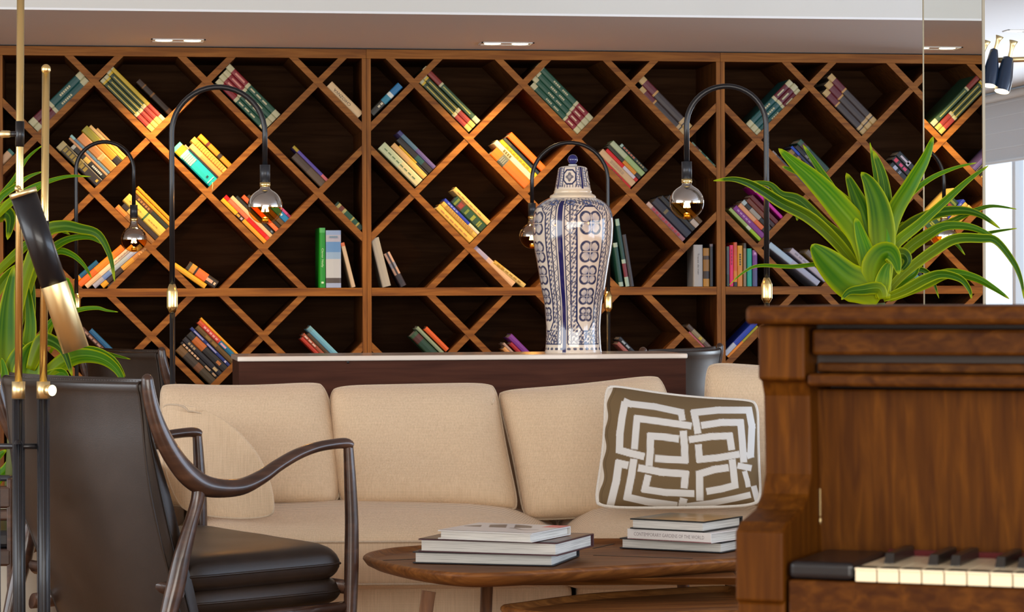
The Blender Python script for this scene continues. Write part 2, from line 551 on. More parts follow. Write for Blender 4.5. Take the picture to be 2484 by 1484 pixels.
# mirror-clad panel standing out from the shelves at the right
MX = 2.447
my0, my1 = MX / (ONY(2383, 400, 10).x / 10), MX / (ONY(2241, 400, 10).x / 10)
t = thing('mirror_panel', 'tall floor to ceiling mirror panel at the right that reflects the bookshelves', 'mirror', (MX, (my0 + my1) / 2, 0))
m = MB(); m.bb(MX, MX + .003, my0, my1, 0, ZCEIL, M_mirror); build('mirror_face', m, t)
m = MB(); m.bb(MX + .0032, MX + .0065, my0, my1, 0, ZCEIL, M_frame); build('backing_board', m, t)
m = MB(); m.bb(MX - .0005, MX + .007, my0 - .006, my0, 0, ZCEIL, M_mirror_edge); build('edge_strip', m, t)
m = MB(); m.bb(MX - .002, MX + .007, my1, my1 + .003, 0, ZCEIL, M_mirror_edge); build('edge_strip', m, t)

# recessed twin downlights
def spot(loc, e, size=1.5, blend=0.6, col=(1.0, 0.72, 0.36), tgt=None):
    l = bpy.data.lights.new('downlight_beam', 'SPOT')
    l.energy = e; l.spot_size = size; l.spot_blend = blend; l.color = col; l.shadow_soft_size = 0.03
    o = bpy.data.objects.new('downlight_beam', l); COL.objects.link(o); o.location = loc
    d = (Vector(tgt) - Vector(loc)) if tgt else Vector((0, 0, -1))
    o.rotation_euler = d.to_track_quat('-Z', 'Y').to_euler()
    return o
def downlight(cx, cy, z, label, n=2, twin=True, dark=False, e=26):
    t = thing('ceiling_downlight', label, 'ceiling light', (cx, cy, z), 'recessed twin downlights in the soffit' if twin else None)
    w_ = 0.105 if twin else 0.06
    m = MB()
    for a, b, c, d in ((-w_, w_, -.05, -.043), (-w_, w_, .043, .05), (-w_, -w_ + .007, -.05, .05), (w_ - .007, w_, -.05, .05)):
        m.bb(cx + a, cx + b, cy + c, cy + d, z - .004, z, M_white)
    build('trim_ring', m, t)
    m = MB(); m.bb(cx - w_ + .007, cx + w_ - .007, cy - .043, cy + .043, z - .0015, z - .0005, M_darkmetal if dark else M_soffit); build('housing', m, t)
    for s in ((-.055, .055) if twin else (0,)):
        e_k = e * (1.35 if cx < .3 else 1.0)
        m = MB(); m.lathe((cx + s, cy, z - .003), [(0.0005, 0), (.032, 0), (.032, .0015)], M_glow, 24)
        build('lamp_face', m, t)
        spot((cx + s, cy, z - .02), e_k, 1.75, 0.7, tgt=(cx + s * 1.5, cy + .16, 0.9))
for px, py, lb in ((432, 97, 'twin recessed downlight in the taupe soffit, above the left bookcase'), (1228, 105, 'twin recessed downlight in the taupe soffit, above the middle bookcase')):
    p = ONZ(px, py, 2.012)
    downlight(p.x, p.y, 2.0118, lb)
p = ONZ(1228, 105, 2.012); q = ONZ(432, 97, 2.012)
p = ONZ(2465, 74, ZCEIL)
downlight(p.x, p.y, ZCEIL - .0002, 'single round recessed downlight in the pale far ceiling', twin=False, e=10)

# ------------------------------------------------------------------ bookcases
PX0, BW, HP = 1.044, 1.453, 0.2215
ZT0, ZT1, ZB0, ZB1 = 1.970, 2.007, 1.0175, 1.0505
ROWZ = [1.872, 1.6505, 1.429, 1.2075]
LOWZ = 0.861
HT = 0.0125                     # half thickness of a diagonal board
def clip_poly(poly, x0, x1, z0, z1):
    def cut(P, f):
        out = []
        for i in range(len(P)):
            a, b = P[i], P[(i + 1) % len(P)]
            fa, fb = f(a), f(b)
            if fa >= 0: out.append(a)
            if (fa >= 0) != (fb >= 0):  # dark bar filling the groove with painted shade
                t_ = fa / (fa - fb)
                out.append((a[0] + (b[0] - a[0]) * t_, a[1] + (b[1] - a[1]) * t_))
        return out
    for f in (lambda p: p[0] - x0, lambda p: x1 - p[0], lambda p: p[1] - z0, lambda p: z1 - p[1]):
        poly = cut(poly, f)
        if len(poly) < 3: return []
    return poly
def bookcase(xa, xb, kind, label, xend=None):  # dark backing, its colour stands for the shade behind the panel gaps
    t = thing('bookcase', label, 'bookcase', ((xa + xb) / 2, YW + .2, 0), 'diamond lattice bookcases along the wall')
    xe = xend or xb
    T = 0.0185
    for a in (xa, xe - T):
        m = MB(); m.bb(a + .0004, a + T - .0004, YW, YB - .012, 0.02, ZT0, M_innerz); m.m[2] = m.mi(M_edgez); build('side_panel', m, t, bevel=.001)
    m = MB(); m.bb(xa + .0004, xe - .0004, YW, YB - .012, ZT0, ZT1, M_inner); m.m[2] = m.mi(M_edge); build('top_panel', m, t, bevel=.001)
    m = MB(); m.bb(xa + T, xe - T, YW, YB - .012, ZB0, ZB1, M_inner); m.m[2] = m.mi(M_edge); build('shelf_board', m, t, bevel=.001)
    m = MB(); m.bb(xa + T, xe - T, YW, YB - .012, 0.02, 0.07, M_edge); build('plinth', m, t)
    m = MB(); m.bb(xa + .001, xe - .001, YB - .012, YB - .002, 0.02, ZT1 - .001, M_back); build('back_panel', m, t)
    def X(off):
        return xa + off if kind == 'N' else xb - off
    x0, x1 = xa + T, xe - T
    segs = []
    # row 1 crossing at off .1935+.443k ; families through it
    for s in (1, -1):       # s=1: "/" rising right (z - x const) ; s=-1: "\"
        seen = set()
        for r, z in enumerate(ROWZ + [LOWZ, LOWZ - HP]):
            for k in range(-2, 6):
                off = 0.1935 + 0.443 * k + (0 if r in (0, 2, 5) else 0.2215)
                x = X(off)
                lower = r >= 4
                c = round(z - s * x, 3)
                key = (lower, round(c / 0.02))
                if key in seen or (lower, round(c / 0.02) + 1) in seen or (lower, round(c / 0.02) - 1) in seen:
                    continue
                seen.add(key)
                dx = HT * math.sqrt(2)
                P = [(-20, -20 * s + z - s * x - dx), (20, 20 * s + z - s * x - dx), (20, 20 * s + z - s * x + dx), (-20, -20 * s + z - s * x + dx)]
                za, zb = (ZB1, ZT0) if not lower else (0.07, ZB0)
                lo, hi = x0, x1
                last = X(0.1935 + 0.2215 + 0.443 * 2)
                # the outer corner cells stay open: no board there
                if kind == 'N':
                    if s == -1 and not lower and abs((z + x) - (1.2075 + last)) < .03: hi = last
                    if s == 1 and lower and abs((z - x) - (LOWZ - last)) < .03: hi = last
                else:
                    if s == 1 and not lower and abs((z - x) - (1.2075 - last)) < .03: lo = last
                    if s == -1 and lower and abs((z + x) - (LOWZ + last)) < .03: lo = last
                Q = clip_poly(P, lo, hi, za, zb)
                if len(Q) >= 3 and max(q[0] for q in Q) - min(q[0] for q in Q) > .16:
                    segs.append((s, Q))
    for s, Q in segs:
        yo = 0.0 if s == -1 else 0.0025
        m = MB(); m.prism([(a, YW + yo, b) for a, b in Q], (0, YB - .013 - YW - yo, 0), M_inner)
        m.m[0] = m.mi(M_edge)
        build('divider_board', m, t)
    return t
bookcase(PX0 - 2 * BW, PX0 - BW, 'N', 'empty diamond lattice bookcase, leftmost of the row along the wall')
bookcase(PX0 - BW, PX0, 'M', 'left diamond lattice bookcase, behind the large left arc lamp')
bookcase(PX0, PX0 + BW, 'N', 'middle diamond lattice bookcase, behind the blue and white jar')
bookcase(PX0 + BW, PX0 + 2 * BW, 'M', 'right diamond lattice bookcase, behind the right plant', xend=XE)

# ------------------------------------------------------------------ lettering
def text_mesh(s, size):
    cu = bpy.data.curves.new('lettering', 'FONT')
    cu.body = s
    cu.size = size
    cu.align_x = 'CENTER'
    cu.align_y = 'CENTER'
    cu.resolution_u = 2
    o = bpy.data.objects.new('lettering', cu)
    COL.objects.link(o)
    dg = bpy.context.evaluated_depsgraph_get()
    me = o.evaluated_get(dg).to_mesh()
    vs = [(v.co.x, v.co.y) for v in me.vertices]
    fs = [tuple(p.vertices) for p in me.polygons]
    o.evaluated_get(dg).to_mesh_clear()
    bpy.data.objects.remove(o)
    bpy.data.curves.remove(cu)
    return vs, fs
def put_text(mb, s, size, c, ax, ay, mat, fit=None):
    vs, fs = text_mesh(s, size)
    if not vs: return
    if fit:
        w_ = max(v[0] for v in vs) - min(v[0] for v in vs)
        k = fit / w_
        vs = [(v[0] * k, v[1]) for v in vs]
    c, ax, ay = Vector(c), Vector(ax), Vector(ay)
    mb.add([c + ax * v[0] + ay * v[1] for v in vs], fs, mat)

# ------------------------------------------------------------------ books on the shelves
PXM = 1 / 607.0             # metres on the shelf front per photo pixel, about
ORD = ['first', 'second', 'third', 'fourth', 'fifth', 'sixth', 'seventh', 'eighth', 'ninth', 'tenth']
def shelf_book(P0, a, s, t_, L_, segs, label, marks=(), inset=0.012, depth=None, group=None, pages='p', ribbon=False, text=None):
    """P0 (x,z) corner at the foot of the spine, a the spine's direction, s the thickness direction"""
    a3 = Vector((a[0], 0, a[1])); s3 = Vector((s[0], 0, s[1]))
    D = depth or min(0.30, L_ * 0.72)
    y0 = YW + inset
    O = Vector((P0[0], y0, P0[1]))
    main = segs[max(range(len(segs)), key=lambda i: segs[i][0])][1]
    tot = sum(x[0] for x in segs)
    m = MB()
    ct = min(0.0022, t_ * .18)
    bul = min(0.004, t_ * .22)
    cs = [(0, .0), (t_ * .12, -bul * .7), (t_ * .5, -bul), (t_ * .88, -bul * .7), (t_, 0)]
    pos = L_
    for fr, c in segs:
        l = L_ * fr / tot
        q0, q1 = pos - l, pos
        rows = [[O + a3 * q + s3 * u + Vector((0, yy, 0)) for u, yy in cs] for q in (q0, q1)]
        m.grid(rows, bcol(c), smooth=False)
        pos -= l
    # spine ends, back of the spine, boards
    for q in (0, L_):
        m.add([O + a3 * q + s3 * u + Vector((0, yy, 0)) for u, yy in cs] + [O + a3 * q + s3 * t_ + Vector((0, .002, 0)), O + a3 * q + Vector((0, .002, 0))], [(0, 1, 2, 3, 4, 5, 6)], bcol(main))
    for u in (0, t_ - ct):
        m.box(O + a3 * (L_ / 2) + s3 * (u + ct / 2) + Vector((0, D / 2, 0)), a3 * (L_ / 2), s3 * (ct / 2), Vector((0, D / 2, 0)), bcol(main))
    # lettering and ornaments on the spine
    for mk in marks:
        f0, f1, wd, c = mk[:4]
        n = mk[4] if len(mk) > 4 else 1
        for i in range(n):
            g0 = f0 + (f1 - f0) * i / n
            g1 = f0 + (f1 - f0) * (i + (0.72 if n > 1 else 1)) / n
            cc = O + a3 * (L_ * (1 - (g0 + g1) / 2)) + s3 * (t_ * .5) + Vector((0, -bul - .0004, 0))
            m.box(cc, a3 * (L_ * (g1 - g0) / 2), s3 * (t_ * wd / 2), Vector((0, .0006, 0)), bcol(c))
    if text:
        s_, f0, f1, sz, c, flip = text
        cc = O + a3 * (L_ * (1 - (f0 + f1) / 2)) + s3 * (t_ * .5) + Vector((0, -bul - .0009, 0))
        ax = a3 * (-flip); ay = s3 * flip
        if ax.cross(ay).y > 0: ay = -ay
        put_text(m, s_, sz, cc, ax, ay, bcol(c), fit=L_ * (f1 - f0))
    o = build('book', m, base=O, label=label, cat='book', group=group)
    m = MB()
    pm = M_pages_sh if pages == 'p' else M_pages
    m.box(O + a3 * (L_ / 2) + s3 * (t_ / 2) + Vector((0, D / 2 - .001, 0)), a3 * (L_ / 2 - .003), s3 * (t_ / 2 - ct - .0002), Vector((0, D / 2 - .004, 0)), pm)
    build('page_block', m, o)
    if ribbon:
        m = MB()
        q = O + a3 * .004 + s3 * (t_ * .5) + Vector((0, -bul - .002, 0))
        m.tube([q + Vector((0, 0, -.002)), q + Vector((.001, -.004, -.012)), q + Vector((-.001, -.005, -.026)), q + Vector((.001, -.005, -.037))], [(.0022, .001), (.0028, .001), (.002, .001), (.0035, .001)], bcol('E0B878'), 8)
        build('bookmark', m, o)
    return o
GK = {'L': ((-.70711, .70711), (.70711, .70711)), 'R': ((.70711, .70711), (-.70711, .70711))}
def stack(px, py, orient, books, where, group, floor=False, ang=None, up=11):
    """px,py: photo point of the notch the books rest in"""
    v = ONY(px, py - up, YW)
    if ang is None:
        a, s = GK[orient]
    else:
        r = math.radians(ang)
        a = (-math.cos(r), math.sin(r)) if orient == 'L' else (math.cos(r), math.sin(r))
        s = (math.sin(r), math.cos(r)) if orient == 'L' else (-math.sin(r), math.cos(r))
    u = 0.0008
    vert = [b for b in books]
    for k, b in enumerate(vert):
        gap, t_, L_, segs, desc = b[:5]
        kw = b[5] if len(b) > 5 else {}
        u += gap * PXM
        tt = t_ * PXM
        a0 = 0.0008
        x0, z0 = v.x + s[0] * u, v.z + s[1] * u
        if floor:       # the foot rests on the level board instead of on a sloping one
            dz = (v.z + .001) - z0
            a0 = dz / a[1]
        P0 = (x0 + a[0] * a0, z0 + a[1] * a0)
        n = len(books)
        o_ = ORD[k] + ' up in' if n > 1 else 'in'
        shelf_book(P0, a, s, tt - .0004, L_ * PXM, segs, f'{desc}, {o_} the {where}', group=group, **kw)
        u += tt
cr, gr, rd, yl = 'B9B48C', '174A35', '7E1520', 'C9A92A'
GREEN = lambda: [(.09, cr), (.60, gr), (.04, cr), (.18, rd), (.09, cr)]
GRN_M = ((.3, .42, .28, cr, 4), (.46, .56, .28, cr, 4), (.76, .86, .25, 'D0B090', 1))
TEALB = lambda: [(.1, cr), (.26, '5A1020'), (.05, cr), (.49, '0E4A48'), (.1, cr)]
YGR = lambda: [(.05, cr), (.03, yl), (.58, '2C3C1C'), (.05, cr), (.19, '8C2418'), (.10, 'B8A050')]
ENC = lambda: [(.10, 'B99A62'), (.20, '5E1A26'), (.03, 'B88A4A'), (.50, '3A302E'), (.05, 'B89A6A'), (.02, '3A302E'), (.10, 'B99A62')]
G1 = 'set of matching volumes in the top row'
G2 = 'mixed books leaning in the diamonds'
YM = ((.12, .68, .22, 'B5A33A', 1),)
# top row
stack(93, 332, 'R', [(0, 17, 172, TEALB()[::-1], 'dark teal volume', dict(marks=((.3, .5, .3, cr, 6),))), (0, 18, 176, TEALB()[::-1], 'dark teal volume', dict(marks=((.25, .45, .3, cr, 6),)))], "top row's first stack, left bookcase", G1)
stack(366.6, 332, 'L', [(0, 13, 172, YGR(), 'thin green yellow volume', dict(marks=YM)), (0, 12, 172, YGR(), 'thin green yellow volume', dict(marks=YM)), (0, 13, 178, YGR(), 'thin green yellow volume', dict(marks=YM)), (0, 10, 182, [(.06, cr), (.66, 'BFA32C'), (.2, 'A03020'), (.08, cr)], 'bright yellow thin volume'), (14, 15, 112, [(.15, '3A2010'), (.03, '8A5A20'), (.2, '2E1A0E'), (.04, '8A5A20'), (.4, '2E1A0E'), (.1, '7A4A1A')], 'old dark brown book', dict(inset=.10))], "top row's second stack, left bookcase", G1)
stack(640, 329, 'L', [(0, 15, 165, [(.1, cr), (.27, rd), (.05, cr), (.48, gr), (.1, cr)], 'green red volume', dict(marks=((.45, .8, .25, cr, 3),))), (0, 14, 168, [(.1, cr), (.27, rd), (.05, cr), (.48, gr), (.1, cr)], 'green red volume', dict(marks=((.15, .33, .3, 'C88070', 1), (.5, .8, .2, cr, 2)))), (0, 14, 168, [(.1, cr), (.27, rd), (.05, cr), (.48, gr), (.1, cr)], 'green red volume', dict(marks=((.15, .33, .3, 'C88070', 1), (.5, .8, .2, cr, 2)))), (0, 15, 172, [(.1, cr), (.27, rd), (.05, cr), (.48, gr), (.1, cr)], 'green red volume', dict(marks=((.15, .33, .3, 'C88070', 1), (.45, .8, .25, cr, 3))))], "top row's third stack, left bookcase", G1)
stack(867, 299, 'L', [(1, 20, 107, [(1, 'D9B887')], 'cream book with dark capital letters', dict(text=('CHIOZNVA', .16, .68, .017, '2E2818', -1), pages='w'))], "top right corner of the left bookcase", G2)
stack(908, 293, 'R', [(0, 17, 100, [(.30, '1E6FA0'), (.1, 'D8DCD0'), (.2, '2A7F98'), (.4, '2A2820')], 'blue and dark book', dict(marks=((.62, .8, .3, 'C8C0A0', 2),)))], "top left corner of the middle bookcase", G2)
stack(1137, 332, 'L', [(0, 13, 172, YGR(), 'green yellow volume', dict(marks=YM)), (0, 13, 176, YGR(), 'green yellow volume', dict(marks=YM)), (2, 14, 188, [(.08, cr), (.22, '7A2018'), (.03, cr), (.58, '2C4A30'), (.09, cr)], 'green red volume', dict(marks=((.35, .85, .2, 'A8A850', 1),)))], "top row's first stack, middle bookcase", G1)
stack(1401, 337, 'L', [(0, 15, 166, GREEN(), 'bottle green volume', dict(marks=GRN_M)), (0, 14, 176, GREEN(), 'bottle green volume', dict(marks=GRN_M)), (0, 15, 184, GREEN(), 'bottle green volume', dict(marks=GRN_M)), (0, 15, 190, GREEN(), 'bottle green volume', dict(marks=GRN_M))], "top row's second stack, middle bookcase", G1)
stack(1655.6, 342, 'L', [(0, 18, 158, ENC(), 'grey brown maroon volume'), (0, 20, 178, ENC(), 'grey brown maroon volume')], "top row's third stack, middle bookcase", G1)
stack(1842, 344, 'R', [(0, 16, 158, TEALB(), 'teal maroon volume', dict(marks=((.18, .32, .25, cr, 1), (.5, .66, .3, cr, 4)))), (0, 16, 160, TEALB(), 'teal maroon volume', dict(marks=((.18, .32, .25, cr, 1), (.5, .66, .3, cr, 4)))), (0, 15, 158, TEALB(), 'teal maroon volume', dict(marks=((.18, .32, .25, cr, 1), (.5, .66, .3, cr, 4))))], "top row's first stack, right bookcase", G1)
stack(2096, 341, 'L', [(0, 18, 150, ENC(), 'grey brown volume'), (0, 19, 160, ENC(), 'grey brown volume'), (0, 17, 168, ENC(), 'grey brown volume')], "top row's second stack, right bookcase", G1)
# second row
stack(232, 464, 'L', [(0, 24, 132, [(.1, 'A89868'), (.3, '3A2E12'), (.15, '6A5A20'), (.45, '24160E')], 'dark brown paperback', dict(marks=((.12, .7, .5, '8A7420', 7), (.92, .96, .3, 'C8A030', 1)))), (0, 12, 108, [(.08, 'A8A8A0'), (.3, '14141A'), (.15, 'D0A850'), (.47, '15130F')], 'thin black book', dict(marks=((.62, .92, .4, 'C8C8C0', 7),))), (0, 6, 126, [(1, 'C08A5E')], 'pinkish thin book'), (0, 7, 128, [(.1, '90C0C0'), (.9, '5A7A90')], 'blue grey thin book'), (0, 22, 112, [(.3, 'C8824A'), (.3, 'B8783A'), (.1, 'C89A60'), (.3, 'C08030')], 'wide tan book', dict(marks=((.6, .64, .9, 'E0A868', 1),))), (0, 19, 118, [(.38, '8E861C'), (.47, 'E88A10'), (.15, '1E1408')], 'olive and orange book'), (0, 8, 112, [(.5, 'D8B070'), (.5, 'E8B840')], 'cream yellow thin book'), (0, 6, 96, [(.5, 'B88A50'), (.5, 'E0B050')], 'narrow tan book')], "second row's first stack, left bookcase", G2)
stack(508, 464, 'L', [(0, 27, 126, [(.07, '58BFA0'), (.13, 'D8A818'), (.05, '90D8B8'), (.12, '10A09A'), (.63, '08A8AC')], 'wide turquoise book', dict(marks=((.26, .48, .8, 'D8D8B0', 5), (.82, .855, .22, '103838', 1), (.92, .935, .8, 'A0E0D8', 1)), ribbon=True)), (0, 5, 112, [(.12, 'A08060'), (.88, '122028')], 'black edged thin book'), (0, 14, 102, [(.35, 'E8A860'), (.65, 'F08A48')], 'peach orange book'), (0, 15, 110, [(.35, 'D8A040'), (.65, 'D8A848')], 'ribbed golden book', dict(marks=((.1, .95, .8, 'C08E30', 14),))), (3, 13, 104, [(.25, 'C8860E'), (.07, '5A2008'), (.3, 'B87A0E'), (.1, '2A1E0A'), (.28, 'B87C10')], 'golden banded book')], "second row's second stack, left bookcase", G2)
stack(776, 467, 'L', [(2, 20, 100, [(.5, '463426'), (.5, '5A4630')], 'grey brown book'), (0, 8, 116, [(.14, 'A8901C'), (.7, '5A4AA0'), (.16, 'D06A70')], 'thin violet book')], "second row's third stack, left bookcase", G2)
stack(1009, 464, 'L', [(0, 24, 130, [(.5, 'BFC79A'), (.5, 'D2C48E')], 'wide pale green book', dict(marks=((.08, .92, .1, '4A6838', 8),), pages='w')), (2, 14, 112, [(.5, 'D8A868'), (.5, 'E2AE50')], 'peach cream book'), (0, 5, 98, [(.6, 'C8A010'), (.4, '1A1408')], 'yellow thin book'), (0, 15, 112, [(.55, '16100E'), (.2, '0E4440'), (.25, '1A100C')], 'black book'), (0, 11, 124, [(.1, '3A3A70'), (.4, '4A6A80'), (.5, '5A4A80')], 'violet blue book')], "second row's first stack, middle bookcase", G2)
stack(1272, 470, 'L', [(0, 25, 120, [(.2, 'E86A08'), (.17, '5A5E50'), (.63, 'D8640C')], 'wide orange book', dict(marks=((.22, .35, .6, '78786A', 3),))), (0, 14, 132, [(1, 'F0D8A0')], 'cream book', dict(marks=((.22, .42, .5, '6A5A20', 4),), pages='w')), (0, 10, 124, [(.5, 'C8A810'), (.5, 'D0B018')], 'yellow book', dict(marks=((.15, .8, .4, '988418', 7),))), (0, 8, 122, [(.2, '3A3A30'), (.8, '1C2A30')], 'thin dark blue book'), (4, 17, 120, [(1, 'F06410')], 'bright orange book')], "second row's second stack, middle bookcase", G2)
stack(1527, 470, 'L', [(0, 8, 132, [(.3, 'D83038'), (.7, 'C80C0C')], 'thin red book', dict(marks=((.5, .8, .3, '780808', 5),))), (0, 17, 116, [(1, 'C8A478')], 'beige book', dict(marks=((.3, .7, .4, 'A88A68', 6),))), (0, 9, 108, [(.55, 'D00808'), (.36, 'C8C0C8'), (.09, 'B81818')], 'red and white book'), (0, 10, 112, [(.48, '2A2A18'), (.38, 'D08410'), (.14, '14100C')], 'olive and orange book'), (0, 14, 112, [(.45, 'B0B890'), (.55, '98B070')], 'pale green book'), (1, 9, 92, [(.07, 'A0B8A8'), (.45, '143028'), (.48, '1A2C24')], 'dark green thin book', dict(marks=((.1, .55, .5, 'B05A38', 5), (.6, .9, .4, '9A8458', 4))))], "second row's third stack, middle bookcase", G2)
stack(1732, 420, 'L', [(1, 9, 84, [(.15, '688068'), (.15, '4A2820'), (.1, '8A8A60'), (.2, '0E4A38'), (.1, '8A9A70'), (.2, '0E4A38'), (.1, '687A58')], 'narrow green banded book')], "second row's right corner, middle bookcase", G2)
stack(1969, 478, 'L', [(0, 6, 142, [(.1, '9A8A80'), (.9, '4A4850')], 'thin grey book'), (4, 18, 110, [(1, '6A1420')], 'maroon book'), (0, 14, 112, [(.12, '8A6A30'), (.1, '3A1E10'), (.1, '9A7A40'), (.3, '4A2210'), (.08, '8A5A28'), (.3, '40200F')], 'brown banded book'), (0, 7, 116, [(.25, '1444B0'), (.75, '14204A')], 'thin blue book'), (0, 12, 108, [(1, '121418')], 'black book', dict(marks=((.3, .8, .4, '70706A', 4),))), (0, 16, 112, [(.1, '2A5040'), (.1, '4A2828'), (.1, '3A5A48'), (.6, '12382E'), (.1, '4A5A3A')], 'dark green banded book')], "second row's first stack, right bookcase", G2)
stack(2220, 476, 'L', [(0, 14, 92, [(1, '10161C')], 'black book with white spots', dict(marks=((.1, .22, .7, 'A8B0C8', 1), (.3, .38, .6, '8890A0', 2), (.62, .78, .7, 'C8A0B8', 1)))), (0, 16, 98, [(1, '120E12')], 'black book with pink letters', dict(marks=((.04, .14, .6, 'D02848', 1), (.22, .5, .45, 'D8386A', 2), (.6, .82, .7, 'C8283A', 2), (.88, .94, .6, 'A88A90', 3)))), (0, 17, 98, [(1, '10161A')], 'black book with white letters', dict(marks=((.1, .4, .3, 'C8BCC8', 1), (.34, .42, .8, 'C8BCC8', 1), (.66, .74, .6, 'A890A0', 3))))], "second row's second stack, right bookcase", G2)
# third row
stack(369, 607, 'L', [(0, 14, 126, [(.25, 'C8782A'), (.75, '8A5A20')], 'golden brown book'), (0, 13, 118, [(.15, '201410'), (.1, 'D8B060'), (.08, 'A02818'), (.67, '241410')], 'black book with gold and red'), (0, 24, 126, [(.5, 'E0B84A'), (.04, '2A5A28'), (.46, 'E0B84A')], 'wide yellow cream book', dict(marks=((.1, .42, .08, 'B08A20', 6), (.6, .85, .08, 'B08A20', 4)))), (0, 11, 114, [(.5, '4A2810'), (.5, '1C2418')], 'dark brown book', dict(marks=((.1, .45, .5, 'A06A2A', 5),))), (0, 8, 120, [(1, 'D8920C')], 'orange yellow book'), (1, 8, 124, [(1, 'E08E0A')], 'bright amber book')], "third row's first stack, left bookcase", G2)
stack(642, 605, 'L', [(0, 11, 150, [(.33, 'F0A418'), (.15, '3A200C'), (.52, 'F09A20')], 'amber yellow book', dict(marks=((.34, .4, .5, 'C89020', 1), (.42, .46, .5, 'B8A0A0', 1)))), (0, 10, 150, [(.09, 'E80C0C'), (.42, 'F06A48'), (.42, 'D80808'), (.07, 'E84030')], 'red and salmon book'), (0, 10, 138, [(1, 'DDB888')], 'cream book'), (0, 8, 130, [(1, '1E201C')], 'black book', dict(marks=((.9, .94, .5, '708088', 1),))), (2, 11, 120, [(.6, 'F05A28'), (.4, 'F07038')], 'orange book'), (0, 9, 112, [(1, '2A200C')], 'very dark olive book'), (0, 12, 104, [(1, '5E4212')], 'brown gold book'), (0, 15, 84, [(.6, '0E80B8'), (.4, '0E78B0')], 'sky blue book', dict(marks=((.68, .76, .35, 'B8D8E0', 1),))), (0, 7, 92, [(.15, 'A03060'), (.7, 'C04A80'), (.15, '902050')], 'thin pink book')], "third row's second stack, left bookcase", G2)
stack(872, 573, 'L', [(1, 15, 88, [(.06, '123A2A'), (.08, 'A8A060'), (.13, '6A3020'), (.08, 'A8A060'), (.25, '0E4A34'), (.05, 'A8A050'), (.15, '0E4A34'), (.05, 'A8A050'), (.15, '0E3A2A')], 'green gold banded book')], "third row's right corner, left bookcase", G2)
stack(1139, 601, 'L', [(0, 17, 118, [(1, 'DDB048')], 'wide golden yellow book', dict(marks=((.1, .9, .12, 'C07838', 6),))), (0, 12, 116, [(1, 'D2A644')], 'ribbed ochre book', dict(marks=((.1, .9, .8, 'A87C28', 13),))), (0, 8, 118, [(.72, '2438A8'), (.28, 'D8C8A8')], 'blue and white book', dict(marks=((.1, .4, .4, '8890D0', 4),))), (1, 24, 102, [(.15, '0E3820'), (.15, '5A2A10'), (.7, '10401E')], 'wide dark green book', dict(marks=((.06, .12, .8, '6A7A20', 1), (.17, .28, .5, '8A2A18', 1), (.4, .46, .6, '6A7A20', 1), (.6, .68, .6, '8A9028', 1), (.8, .9, .6, '8A9028', 2)))), (0, 13, 120, [(1, 'DFB45C')], 'cream yellow book', dict(marks=((.1, .8, .12, 'A8842A', 6),)))], "third row's first stack, middle bookcase", G2)
stack(1656, 598, 'L', [(0, 12, 130, [(.12, 'C8A898'), (.88, '9A6A70')], 'whitish book with red lettering', dict(marks=((.15, .9, .5, 'A82838', 9),))), (1, 22, 122, [(.3, '1E1C28'), (.7, '14182C')], 'wide navy book', dict(marks=((.3, .36, .6, '6A5A30', 1),))), (0, 13, 116, [(1, '14120F')], 'black book'), (0, 14, 104, [(.8, '2A2018'), (.2, 'B8A898')], 'dark book with white foot'), (0, 12, 90, [(1, '5A3C10')], 'olive gold book')], "third row's third stack, middle bookcase", G2)
stack(1850, 606, 'L', [(2, 9, 122, [(.5, '9AB060'), (.1, 'C8D0B0'), (.4, '9AC018')], 'lime green book'), (0, 14, 116, [(1, '7A2A80')], 'purple book', dict(marks=((.08, .5, .3, 'B080B8', 5),))), (0, 12, 112, [(.5, 'D89868'), (.25, 'D86A30'), (.25, '2A2020')], 'peach orange book'), (0, 12, 112, [(.1, 'A8B8B8'), (.15, '14181A'), (.3, '9A9488'), (.45, '141416')], 'black and grey book'), (0, 12, 106, [(.6, '6A3018'), (.4, '301418')], 'rust brown book'), (0, 12, 106, [(1, '5A0E18')], 'dark red book'), (8, 8, 122, [(.15, 'C8C0C8'), (.85, 'C01898')], 'magenta thin book')], "third row's first stack, right bookcase", G2)
# books resting on the long level board
stack(266, 710, 'R', [(0, 9, 158, [(.4, '5A3A24'), (.2, 'B8743A'), (.4, '2A1A12')], 'dark thin book', dict(marks=((.3, .8, .3, 'C89868', 6),))), (0, 13, 142, [(.3, 'B87838'), (.25, 'D8962C'), (.33, '2A1A10'), (.12, 'E8A010')], 'black and amber book', dict(marks=((.02, .2, .4, 'D09850', 4),))), (0, 12, 150, [(.3, 'A8B0C8'), (.35, 'A8B4B8'), (.15, '6A88C0'), (.2, 'A8A8B8')], 'pale blue book'), (0, 12, 148, [(.3, 'D8C0A8'), (.4, 'F0D8B0'), (.3, 'E8C090')], 'cream white book', dict(marks=((.1, .4, .2, 'A89078', 5),))), (0, 16, 142, [(.2, 'F07810'), (.4, 'F08A10'), (.4, 'F06A08')], 'bright orange book'), (0, 11, 92, [(.6, '0E5A80'), (.4, 'F09A08')], 'blue and amber book')], "left stack on the level board, left bookcase", G2, floor=True, ang=41, up=10)
stack(495, 711, 'L', [(0, 13, 92, [(1, 'E8A820')], 'yellow book', {})], 'slanting pair on the level board, left bookcase', G2, floor=True, ang=35, up=10)
stack(519, 711, 'L', [(0, 22, 84, [(.1, '3A3420'), (.16, 'D8922C'), (.06, '1E180E'), (.34, 'F06A20'), (.34, '2A1E12')], 'black book with orange panels', dict(marks=((.66, .86, .35, 'E0B090', 1), (.9, .96, .3, 'E8C8A0', 1))))], 'slanting pair on the level board, left bookcase', G2, floor=True, ang=35, up=10)
